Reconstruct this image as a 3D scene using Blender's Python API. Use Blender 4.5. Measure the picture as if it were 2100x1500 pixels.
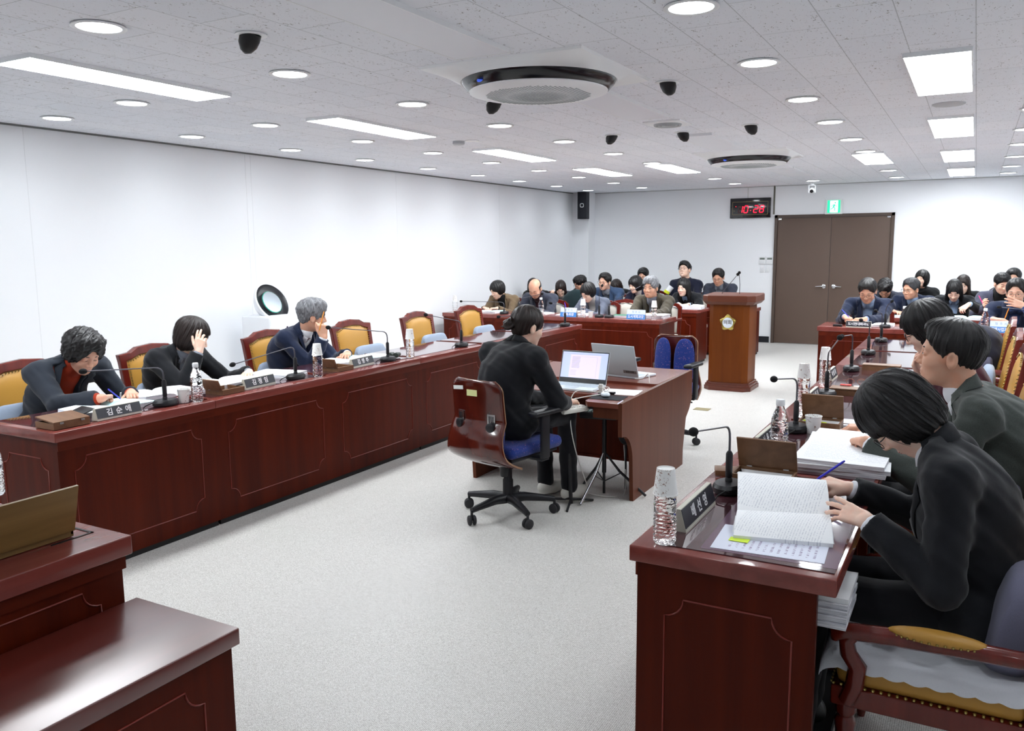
import bpy, bmesh, math, random
import numpy as np
from mathutils import Vector, Matrix
random.seed(7)
for o in list(bpy.data.objects): bpy.data.objects.remove(o, do_unlink=True)
S = bpy.context.scene
COL = S.collection
PI = math.pi
# ---------------------------------------------------------------- camera
EYE = 1.62
YAW, PITCH, ROLL, FPX = 0.50687457, 0.14218396, -0.00823533, 1701.37
def cam_axes():
    cy, sy = math.cos(YAW), math.sin(YAW)
    fwd = Vector((-sy*math.cos(PITCH), cy*math.cos(PITCH), -math.sin(PITCH)))
    right = Vector((cy, sy, 0)); up = right.cross(fwd)
    r = right*math.cos(ROLL)+up*math.sin(ROLL); u = -right*math.sin(ROLL)+up*math.cos(ROLL)
    return r, u, fwd
CAMR, CAMU, CAMW = cam_axes()
cd = bpy.data.cameras.new('camera'); cam = bpy.data.objects.new('camera', cd); COL.objects.link(cam)
M = Matrix((( CAMR.x, CAMU.x, -CAMW.x, 0), (CAMR.y, CAMU.y, -CAMW.y, 0), (CAMR.z, CAMU.z, -CAMW.z, EYE), (0, 0, 0, 1)))
cam.matrix_world = M
cd.sensor_fit = 'HORIZONTAL'; cd.sensor_width = 36; cd.lens = FPX/2100*36
cd.clip_start = 0.05
S.camera = cam
# ---------------------------------------------------------------- view and world
S.view_settings.view_transform = 'Standard'; S.view_settings.look = 'None'
S.view_settings.gamma = 1; S.view_settings.use_curve_mapping = False
S.view_settings.exposure = 0.90
wd = bpy.data.worlds.new('world'); S.world = wd; wd.use_nodes = True
wd.node_tree.nodes['Background'].inputs[0].default_value = (.8, .87, 1, 1)
wd.node_tree.nodes['Background'].inputs[1].default_value = .35
LAMP_DOWN, LAMP_PANEL, LAMP_SPOT = 9.0, 17.0, 6.0       # emission of the round downlights and of the flat panels
S.cycles.max_bounces = 8; S.cycles.transmission_bounces = 6; S.cycles.glossy_bounces = 3; S.cycles.caustics_refractive = False; S.cycles.caustics_reflective = False
# survey helpers: a sight line of the photograph meets a level or an upright plane of the room
def _ray(px, py): return CAMR*((px-1050)/FPX) - CAMU*((py-750)/FPX) + CAMW
def onz(px, py, z):
    d = _ray(px, py); t = (z-EYE)/d.z; return Vector((d.x*t, d.y*t, z))
def ony(px, py, y):
    d = _ray(px, py); t = y/d.y; return Vector((d.x*t, y, EYE+d.z*t))
def onx(px, py, x):
    d = _ray(px, py); t = x/d.x; return Vector((x, d.y*t, EYE+d.z*t))

# ---------------------------------------------------------------- materials
def srgb(r, g, b):
    f = lambda c: (c/255/12.92) if c/255 <= .04045 else ((c/255+.055)/1.055)**2.4
    return (f(r), f(g), f(b), 1)
def mat(name, col, rough=.5, metal=0, spec=.5, emit=0, alpha=1, trans=0, ior=1.45, coat=0, sheen=0):
    m = bpy.data.materials.new(name); m.use_nodes = True
    b = m.node_tree.nodes['Principled BSDF']
    b.inputs['Base Color'].default_value = col; b.inputs['Roughness'].default_value = rough
    b.inputs['Metallic'].default_value = metal; b.inputs['Specular IOR Level'].default_value = spec
    b.inputs['IOR'].default_value = ior; b.inputs['Transmission Weight'].default_value = trans
    b.inputs['Coat Weight'].default_value = coat
    b.inputs['Sheen Weight'].default_value = sheen
    if emit:
        b.inputs['Emission Color'].default_value = col if not isinstance(emit, tuple) else emit[1]
        b.inputs['Emission Strength'].default_value = emit if not isinstance(emit, tuple) else emit[0]
    return m
def nodes(m): return m.node_tree.nodes, m.node_tree.links, m.node_tree.nodes['Principled BSDF']
def texco(m, scale=(1, 1, 1), kind='Object', rot=(0, 0, 0)):
    n, l, b = nodes(m)
    t = n.new('ShaderNodeTexCoord'); mp = n.new('ShaderNodeMapping')
    mp.inputs['Scale'].default_value = scale; mp.inputs['Rotation'].default_value = rot
    l.new(t.outputs[kind], mp.inputs['Vector']); return mp.outputs[0]
def noise(m, vec, scale, detail=3, rough=.5, dist=0):
    n, l, b = nodes(m); t = n.new('ShaderNodeTexNoise')
    t.inputs['Scale'].default_value = scale; t.inputs['Detail'].default_value = detail
    t.inputs['Roughness'].default_value = rough; t.inputs['Distortion'].default_value = dist
    l.new(vec, t.inputs['Vector']); return t.outputs['Fac']
def ramp(m, fac, stops):
    n, l, b = nodes(m); r = n.new('ShaderNodeValToRGB'); e = r.color_ramp.elements
    while len(e) < len(stops): e.new(.5)
    for i, (p, c) in enumerate(stops): e[i].position = p; e[i].color = c
    l.new(fac, r.inputs[0]); return r.outputs[0]
def bump(m, fac, strength=.2, dist=.01):
    n, l, b = nodes(m); t = n.new('ShaderNodeBump')
    t.inputs['Strength'].default_value = strength; t.inputs['Distance'].default_value = dist
    l.new(fac, t.inputs['Height']); l.new(t.outputs[0], b.inputs['Normal'])
def setcol(m, out): m.node_tree.links.new(out, m.node_tree.nodes['Principled BSDF'].inputs['Base Color'])
def mth(m, op, a, b=None, c=None):
    n, l, _ = nodes(m); t = n.new('ShaderNodeMath'); t.operation = op
    for i, v in enumerate((a, b, c)):
        if v is None: continue
        if isinstance(v, (int, float)): t.inputs[i].default_value = v
        else: l.new(v, t.inputs[i])
    return t.outputs[0]
def wood(name, c1, c2, rough=.3, axis=2, scale=9, spec=.5, coat=0, stretch=.05):
    m = mat(name, c1, rough, spec=spec, coat=coat)
    sc = [1, 1, 1]; sc[axis] = stretch
    v = texco(m, tuple(sc))
    f = noise(m, v, scale, 6, .62, .6)
    setcol(m, ramp(m, f, [(.3, c1), (.7, c2)]))
    return m
def fabric(name, col, rough=.85, var=.25, sheen=.15, scale=900, bumpy=.12):
    d = tuple(c*(1-var) for c in col[:3])+(1,)
    m = mat(name, col, rough, spec=.25, sheen=sheen)
    v = texco(m)
    f = noise(m, v, scale, 2)
    setcol(m, ramp(m, f, [(.35, d), (.65, col)]))
    bump(m, noise(m, v, 60, 3), bumpy, .004)
    return m
def hair_mat(name, c1, c2, rough=.38):
    m = mat(name, c1, rough, spec=.45)
    v = texco(m, (1, 1, .12))
    f = noise(m, v, 130, 4, .6, .8)
    setcol(m, ramp(m, f, [(.35, c1), (.7, c2)]))
    bump(m, f, .55, .004)
    return m
def skin_mat(name, col):
    m = mat(name, col, .48, spec=.4)
    b = m.node_tree.nodes['Principled BSDF']
    b.inputs['Subsurface Weight'].default_value = .12; b.inputs['Subsurface Scale'].default_value = .01
    b.inputs['Subsurface Radius'].default_value = (1, .35, .2)
    v = texco(m); f = noise(m, v, 28, 3)
    c2 = (col[0]*1.0, col[1]*.88, col[2]*.84, 1)
    setcol(m, ramp(m, f, [(.35, c2), (.65, col)]))
    return m

# ---------------------------------------------------------------- mesh builder
class MB:
    def __init__(s): s.v = []; s.f = []; s.m = []; s.sm = []
    def add(s, vs, fs, mi=0, smooth=False, T=None):
        b = len(s.v)
        if T is not None: vs = [T @ Vector(v) for v in vs]
        s.v += [tuple(v) for v in vs]
        for f in fs: s.f.append([i+b for i in f]); s.m.append(mi); s.sm.append(smooth)
        return s
    def box(s, x0, x1, y0, y1, z0, z1, mi=0, T=None, bev=0):
        if bev:
            bm = bmesh.new(); bmesh.ops.create_cube(bm, size=1)
            for v in bm.verts: v.co = Vector(((x0+x1)/2+v.co.x*(x1-x0), (y0+y1)/2+v.co.y*(y1-y0), (z0+z1)/2+v.co.z*(z1-z0)))
            bmesh.ops.bevel(bm, geom=bm.edges[:], offset=bev, segments=3, affect='EDGES', profile=.5)
            bm.verts.index_update(); s.add([v.co[:] for v in bm.verts], [[v.index for v in f.verts] for f in bm.faces], mi, True, T); bm.free(); return s
        vs = [(x, y, z) for z in (z0, z1) for y in (y0, y1) for x in (x0, x1)]
        return s.add(vs, [(0, 2, 3, 1), (4, 5, 7, 6), (0, 1, 5, 4), (2, 6, 7, 3), (0, 4, 6, 2), (1, 3, 7, 5)], mi, False, T)
    def prism(s, pts, a0, a1, axis=2, mi=0, T=None, smooth=False):
        """polygon pts in the plane normal to axis, extruded a0..a1"""
        n = len(pts)
        def p3(p, a):
            return {0: (a, p[0], p[1]), 1: (p[0], a, p[1]), 2: (p[0], p[1], a)}[axis]
        vs = [p3(p, a0) for p in pts]+[p3(p, a1) for p in pts]
        s.add(vs, [list(range(n))[::-1], list(range(n, 2*n))], mi, False, T)
        return s.add(vs, [[i, (i+1) % n, (i+1) % n+n, i+n] for i in range(n)], mi, smooth, T)
    def tube(s, path, r, n=8, mi=0, T=None, closed=False, caps=True):
        P = [Vector(p) for p in path]; N = len(P)
        rr = r if isinstance(r, (list, tuple)) else [r]*N
        vs = []; prev = None
        for i in range(N):
            if closed: t = (P[(i+1) % N]-P[i-1]).normalized()
            else: t = (P[min(i+1, N-1)]-P[max(i-1, 0)])
            t = t.normalized() if t.length > 1e-9 else Vector((0, 0, 1))
            if prev is None: a = t.orthogonal().normalized()
            else:
                a = prev-t*prev.dot(t); a = a.normalized() if a.length > 1e-6 else t.orthogonal().normalized()
            prev = a; b = t.cross(a)
            for k in range(n):
                th = 2*PI*k/n; vs.append(P[i]+(a*math.cos(th)+b*math.sin(th))*rr[i])
        fs = []
        for i in range(N if closed else N-1):
            j = (i+1) % N
            for k in range(n): fs.append([i*n+k, i*n+(k+1) % n, j*n+(k+1) % n, j*n+k])
        if not closed and caps: fs += [list(range(n))[::-1], [(N-1)*n+k for k in range(n)]]
        return s.add(vs, fs, mi, True, T)
    def lathe(s, prof, n=24, mi=0, T=None, smooth=True, caps=True):
        """prof: list of (r, z)"""
        vs = [(r*math.cos(2*PI*k/n), r*math.sin(2*PI*k/n), z) for r, z in prof for k in range(n)]
        fs = [[i*n+k, i*n+(k+1) % n, (i+1)*n+(k+1) % n, (i+1)*n+k] for i in range(len(prof)-1) for k in range(n)]
        s.add(vs, fs, mi, smooth, T)
        if caps:
            if prof[0][0] > 1e-5: s.add(vs[:n], [list(range(n))[::-1]], mi, False, T)
            if prof[-1][0] > 1e-5: s.add(vs[-n:], [list(range(n))], mi, False, T)
        return s
    def ell(s, c, r, n=16, mi=0, T=None):
        k = n//2
        prof = [(math.sin(PI*i/k), -math.cos(PI*i/k)) for i in range(k+1)]
        X = Matrix.Translation(c) @ Matrix.Diagonal((r[0], r[1], r[2], 1))
        if T is not None: X = T @ X
        return s.lathe(prof, n, mi, X, True, False)
    def sheet(s, fn, nu, nv, mi=0, T=None, smooth=True, thick=0):
        vs = [fn(i/nu, j/nv) for j in range(nv+1) for i in range(nu+1)]
        w = nu+1
        fs = [[j*w+i, j*w+i+1, (j+1)*w+i+1, (j+1)*w+i] for j in range(nv) for i in range(nu)]
        if thick:
            lo = [(v[0], v[1], v[2]-thick) for v in vs]; b = len(vs)
            vs = vs+lo; fs2 = [[b+i for i in f[::-1]] for f in fs]
            rim = [i for i in range(w)]+[(j*w+nu) for j in range(1, nv+1)]+[nv*w+i for i in range(nu-1, -1, -1)]+[j*w for j in range(nv-1, 0, -1)]
            fs3 = [[rim[(k+1) % len(rim)], rim[k], b+rim[k], b+rim[(k+1) % len(rim)]] for k in range(len(rim))]
            fs = fs+fs2+fs3
        return s.add(vs, fs, mi, smooth, T)
    def build(s, name, mats, parent=None, loc=None):
        me = bpy.data.meshes.new(name); off = Vector(loc) if loc is not None else Vector((0, 0, 0))
        me.from_pydata([tuple(Vector(v)-off) for v in s.v] if loc is not None else s.v, [], s.f)
        for mm in (mats if isinstance(mats, (list, tuple)) else [mats]): me.materials.append(mm)
        me.polygons.foreach_set('material_index', s.m); me.polygons.foreach_set('use_smooth', s.sm)
        bm = bmesh.new(); bm.from_mesh(me); bmesh.ops.remove_doubles(bm, verts=bm.verts, dist=1e-6)
        bmesh.ops.recalc_face_normals(bm, faces=bm.faces); bm.to_mesh(me); bm.free()
        me.update()
        if any(s.sm) and not all(s.sm): me.set_sharp_from_angle(angle=math.radians(40))
        elif any(s.sm): me.set_sharp_from_angle(angle=math.radians(50))
        o = bpy.data.objects.new(name, me); COL.objects.link(o)
        o.location = off
        if parent is not None: o.parent = parent
        return o
def tag(o, label=None, cat=None, group=None, kind=None):
    if label: o['label'] = label
    if cat: o['category'] = cat
    if group: o['group'] = group
    if kind: o['kind'] = kind
    return o
def empty(name, loc, rz=0, label=None, cat=None, group=None):
    o = bpy.data.objects.new(name, None); COL.objects.link(o); o.empty_display_size = .05
    o.location = loc; o.rotation_euler = (0, 0, rz); return tag(o, label, cat, group)
def struct(name, mb, m): return tag(mb.build(name, m), kind='structure')
def children(o): return [c for c in bpy.data.objects if c.parent == o]
def copy_tree(o, parent=None):
    c = o.copy(); COL.objects.link(c)
    if parent is not None: c.parent = parent
    for ch in children(o): copy_tree(ch, c)
    return c
def place(proto, loc, rz=0, label=None, group=None, cat=None, scale=None):
    """first call uses the prototype itself, later calls copy it with its parts"""
    if proto.get('placed'): o = copy_tree(proto)
    else: o = proto; proto['placed'] = 1
    o.location = loc; o.rotation_euler = (0, 0, rz)
    if scale: o.scale = (scale,)*3
    return tag(o, label, cat, group)
FONT = bpy.data.fonts.load('<builtin>') if '<builtin>' in [f.name for f in bpy.data.fonts] else None
def text_mesh(txt, size, depth=.0006, align='CENTER', spacing=1.0, bold=0, sx=1):
    cu = bpy.data.curves.new('txt', 'FONT'); cu.body = txt; cu.size = size; cu.extrude = depth
    cu.align_x = align; cu.align_y = 'CENTER'; cu.space_character = spacing; cu.offset = bold
    cu.resolution_u = 2
    o = bpy.data.objects.new('txt', cu); COL.objects.link(o)
    bpy.context.view_layer.update()
    dg = bpy.context.evaluated_depsgraph_get()
    me = bpy.data.meshes.new_from_object(o.evaluated_get(dg))
    bpy.data.objects.remove(o, do_unlink=True)
    vs = [Vector((v.co.x*sx, v.co.y, v.co.z)) for v in me.vertices]; fs = [list(p.vertices) for p in me.polygons]
    bpy.data.meshes.remove(me); return vs, fs
def frame(o, x, y):
    """matrix whose x and y axes lie along the given directions"""
    x = Vector(x).normalized(); y = Vector(y); y = (y-x*y.dot(x)).normalized(); z = x.cross(y)
    return Matrix(((x.x, y.x, z.x, o[0]), (x.y, y.y, z.y, o[1]), (x.z, y.z, z.z, o[2]), (0, 0, 0, 1)))
# ---------------------------------------------------------------- smooth bodies: distance fields meshed with surface nets
A = lambda *v: np.array(v, dtype=np.float64)
def V3(v): return np.array([v[0], v[1], v[2]], dtype=np.float64)
def d_cone(P, a, b, ra, rb):
    ba = b-a; L = float(ba@ba)+1e-12
    t = np.clip((P-a)@ba/L, 0, 1)
    return np.linalg.norm(P-a-t[:, None]*ba, axis=1)-(ra+(rb-ra)*t)
def d_ell(P, c, r, R=None):
    q = P-c
    if R is not None: q = q@R
    k0 = np.linalg.norm(q/r, axis=1); k1 = np.linalg.norm(q/(r*r), axis=1)+1e-9
    return k0*(k0-1)/k1
def smin(a, b, k):
    h = np.clip(.5+.5*(b-a)/k, 0, 1); return b+(a-b)*h-k*h*(1-h)
def smax(a, b, k): return -smin(-a, -b, k)
def mesh_sdf(f, lo, hi, h):
    lo = np.array(lo, float); hi = np.array(hi, float)
    B = 4; n = np.ceil((hi-lo)/h).astype(int)+1; nb = np.ceil(n/B).astype(int)+1; n = nb*B+1
    cc = np.stack(np.meshgrid(*[np.arange(k) for k in nb], indexing='ij'), -1).reshape(-1, 3)
    ctr = lo+(cc*B+B/2)*h
    dc = f(ctr)
    near = np.abs(dc) < B*h*1.15+.012
    G = np.empty(n, dtype=np.float64)
    G[:] = 1.0
    big = np.sign(dc).reshape(nb)
    G[:-1, :-1, :-1] = np.repeat(np.repeat(np.repeat(big, B, 0), B, 1), B, 2)
    blk = np.stack(np.meshgrid(*[np.arange(B+1)]*3, indexing='ij'), -1).reshape(-1, 3)
    idx = (cc[near][:, None, :]*B+blk[None]).reshape(-1, 3)
    lin = np.unique(np.ravel_multi_index(idx.T, n))
    ii = np.stack(np.unravel_index(lin, n), -1)
    out = np.empty(len(lin))
    CH = 200000
    for s in range(0, len(lin), CH): out[s:s+CH] = f(lo+ii[s:s+CH]*h)
    G.ravel()[lin] = out
    # surface nets
    sgn = G < 0
    c = [sgn[i:n[0]-1+i, j:n[1]-1+j, k:n[2]-1+k] for i in (0, 1) for j in (0, 1) for k in (0, 1)]
    al = c[0].copy(); an = c[0].copy()
    for x in c[1:]: al &= x; an |= x
    act = an & ~al
    ids = -np.ones(act.shape, int); av = np.argwhere(act); ids[act] = np.arange(len(av))
    acc = np.zeros((len(av), 3)); cnt = np.zeros(len(av))
    for ax in range(3):
        o1, o2 = [a for a in range(3) if a != ax]
        for u in (0, 1):
            for w in (0, 1):
                p = av.copy(); p[:, o1] += u; p[:, o2] += w
                q = p.copy(); q[:, ax] += 1
                a = G[p[:, 0], p[:, 1], p[:, 2]]; b = G[q[:, 0], q[:, 1], q[:, 2]]
                m = (a < 0) != (b < 0)
                t = np.where(m, a/np.where(m, a-b, 1), 0)
                pos = p.astype(float); pos[:, ax] += t
                acc[m] += pos[m]; cnt[m] += 1
    vs = lo+acc/cnt[:, None]*h
    faces = []
    for ax in range(3):
        o1, o2 = [(1, 2), (2, 0), (0, 1)][ax]
        sl = [slice(1, n[k]-1) for k in range(3)]; sl[ax] = slice(0, n[ax]-1)
        s0 = sgn[tuple(sl)]; sl2 = list(sl); sl2[ax] = slice(1, n[ax]); s1 = sgn[tuple(sl2)]
        ch = np.argwhere(s0 != s1)
        if not len(ch): continue
        off = np.array([s_.start for s_ in sl]); e = ch+off
        fl = s0[ch[:, 0], ch[:, 1], ch[:, 2]]
        def cid(a, b):
            p = e.copy(); p[:, o1] -= a; p[:, o2] -= b; return ids[p[:, 0], p[:, 1], p[:, 2]]
        q = np.stack([cid(1, 1), cid(0, 1), cid(0, 0), cid(1, 0)], -1)
        q[~fl] = q[~fl][:, ::-1]
        faces.append(q)
    fs = np.concatenate(faces) if faces else np.zeros((0, 4), int)
    fs = fs[(fs >= 0).all(1)]
    return vs, fs
class Soup:
    """gathers numpy shells into one mesh object"""
    def __init__(s): s.v = []; s.f = []; s.m = []; s.n = 0
    def add(s, vs, fs, mi=0):
        if len(vs) == 0: return s
        s.v.append(np.asarray(vs, float)); s.f += [[int(i)+s.n for i in f] for f in np.asarray(fs).tolist()] if not isinstance(fs, list) else [[i+s.n for i in f] for f in fs]
        s.m += [mi]*len(fs); s.n += len(vs); return s
    def mb(s, mb, mi=None):
        fs = [list(f) for f in mb.f]; b = s.n
        s.v.append(np.array([tuple(v) for v in mb.v], float)); s.f += [[i+b for i in f] for f in fs]
        s.m += [mi if mi is not None else k for k in mb.m]; s.n += len(mb.v); return s
    def build(s, name, mats, parent=None, loc=(0, 0, 0)):
        V = np.concatenate(s.v)-np.array(loc)
        me = bpy.data.meshes.new(name); me.from_pydata(V.tolist(), [], s.f)
        for mm in (mats if isinstance(mats, (list, tuple)) else [mats]): me.materials.append(mm)
        me.polygons.foreach_set('material_index', s.m)
        me.polygons.foreach_set('use_smooth', [True]*len(s.f)); me.update()
        o = bpy.data.objects.new(name, me); COL.objects.link(o); o.location = loc if parent is None else (0, 0, 0)
        if parent is not None: o.parent = parent
        return o
# ---------------------------------------------------------------- people
SK_M = skin_mat('skin_medium', srgb(232, 190, 166)); SK_L = skin_mat('skin_light', srgb(242, 208, 188)); SK_T = skin_mat('skin_tan', srgb(220, 172, 146))
EYEW = mat('eye_white', srgb(225, 220, 215), .3); IRIS = mat('iris', srgb(28, 18, 14), .2); LIP = mat('lip', srgb(190, 95, 88), .4); LIPM = mat('lip_pale', srgb(196, 130, 112), .45)
BROW = mat('brow', srgb(30, 24, 22), .7); NAIL = mat('nail', srgb(240, 200, 185), .25)
def strand_mat(name, c1, c2, rough=.36):
    m = mat(name, c1, rough, spec=.5)
    n, l, b = nodes(m)
    at = n.new('ShaderNodeAttribute'); at.attribute_name = 'strand'
    f = noise(m, at.outputs['Vector'], 1.0, 5, .7, .3)
    setcol(m, ramp(m, f, [(.38, c1), (.68, c2)])); bump(m, f, .6, .003)
    b.inputs['Anisotropic'].default_value = .4
    return m
H_BLK = strand_mat('hair_black', srgb(10, 9, 10), srgb(30, 27, 28)); H_BRN = strand_mat('hair_brown', srgb(20, 14, 13), srgb(52, 38, 34))
H_GRY = strand_mat('hair_grey', srgb(62, 62, 66), srgb(165, 167, 172), .5); H_DGR = strand_mat('hair_dark_grey', srgb(28, 28, 30), srgb(80, 80, 84), .45)
WHITE_SH = fabric('shirt_white', srgb(236, 238, 244), .8, .04)
PAL = {}
def cloth(name, rgb, **k):
    if name not in PAL: PAL[name] = fabric(name, srgb(*rgb), **k)
    return PAL[name]
GL_BLK = mat('frame_black', srgb(18, 18, 20), .3); GL_MET = mat('frame_metal', srgb(120, 112, 105), .3, 1)
SHOE_B = mat('shoe_black', srgb(16, 15, 16), .35); SHOE_W = mat('shoe_white', srgb(222, 220, 212), .6)

def head_axes(yaw, pitch, roll):
    y, p, r = map(math.radians, (yaw, pitch, roll))
    f = A(math.cos(y)*math.cos(p), math.sin(y)*math.cos(p), -math.sin(p))
    rt = A(math.sin(y), -math.cos(y), 0)
    up = np.cross(rt, f)
    rt2 = rt*math.cos(r)+up*math.sin(r); up2 = -rt*math.sin(r)+up*math.cos(r)
    return np.stack([rt2, f, up2], 1)          # columns right, forward, up
def wob(P, k, a):
    return a*(np.sin(P[:, 0]*k+P[:, 2]*k*.7+1.3)*np.sin(P[:, 1]*k*1.1+P[:, 2]*k*.5)+.5*np.sin(P[:, 2]*k*1.9+P[:, 0]*k)*np.sin(P[:, 1]*k*1.7+.4))

def head_sdf(R, C, N, fem, s, wide=1.0, back=None):
    w = (.93 if fem else 1.0)*wide
    def f(P):
        Q = (P-C)@R/s
        X = Q.copy(); X[:, 0] = np.abs(Q[:, 0])/w
        d = d_ell(X, A(0, -.012, .028), A(.076, .098, .090))
        d = smin(d, d_ell(X, A(0, .028, -.030), A(.062, .060, .076)), .022)
        d = smin(d, d_ell(X, A(0, .036, -.072), A(.046 if fem else .052, .045, .042)), .025)
        d = smin(d, d_cone(X, A(0, .066, -.098), A(.014, .064, -.096), .016, .014), .022)
        d = smin(d, d_ell(X, A(.036, .058, -.030), A(.026, .026, .024)), .02)      # cheek
        d = smin(d, d_cone(X, A(0, .080, .020), A(.036, .074, .020), .011, .010), .018)
        d = smax(d, -d_ell(X, A(.031, .098, .002), A(.019, .016, .011)), .014)
        d = smin(d, d_cone(X, A(0, .083, .006), A(0, .101, -.030), .008, .0105), .010)
        d = smin(d, d_ell(X, A(.012, .092, -.034), A(.009, .010, .008)), .006)
        d = smin(d, d_ell(X, A(.031, .077, .001), A(.0155, .0125, .0115)), .004)
        d = smin(d, d_ell(X, A(0, .083, -.064), A(.023, .0095, .007)), .006)
        d = smin(d, d_ell(X, A(0, .082, -.073), A(.019, .009, .007)), .006)
        e = d_ell(X, A(.079, -.008, -.012), A(.009, .019, .032))
        e = smax(e, -d_ell(X, A(.089, -.004, -.008), A(.009, .011, .020)), .006)
        d = smin(d, e, .008)
        dn = d_cone(P, C+R@(A(0, -.025, -.055)*s), N, (.048 if fem else .056)*s, (.052 if fem else .061)*s)
        return smin(d*s, dn, .03)
    return f

def face_parts(R, C, s, fem, look, lipm, soup, eyes_open, base):
    """eyes, lids, brows and lips set into the face; material slots 1..4"""
    T = Matrix(((R[0, 0], R[0, 1], R[0, 2], C[0]), (R[1, 0], R[1, 1], R[1, 2], C[1]), (R[2, 0], R[2, 1], R[2, 2], C[2]), (0, 0, 0, 1))) @ Matrix.Scale(s, 4)
    w = .93 if fem else 1.0
    m = MB()
    for sx in (-1, 1):
        if eyes_open > .25:
            m.ell((sx*.031*w, .0850, .0005), (.0125, .0055, .0052*eyes_open), 14, 1, T)
            m.ell((sx*.031*w+look*.004, .0885, .0005), (.0052, .0030, .0050*eyes_open), 12, 2, T)
        lid = [(sx*(.031+a*.0145)*w, .0895-.0075*a*a, .0005+(.0055*eyes_open if eyes_open > .25 else -.002)*(1-a*a)-.001*a) for a in (-1, -.6, -.2, .2, .6, 1)]
        m.tube(lid, [.0006, .0013, .0016, .0016, .0014, .0006], 6, 3, T)
        br = [(sx*(.014+t*.034)*w, .0895-.012*t*t, .0235+.0030*math.sin(t*3.0)-.003*t) for t in (0, .25, .5, .75, 1)]
        m.tube(br, [.0018, .0028, .0028, .0022, .0008], 6, 3, T)
    m.ell((0, .0865, -.0645), (.0205, .0068, .0040), 14, 4, T); m.ell((0, .0855, -.0715), (.017, .0068, .0046), 14, 4, T)
    soup.mb(m)

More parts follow.
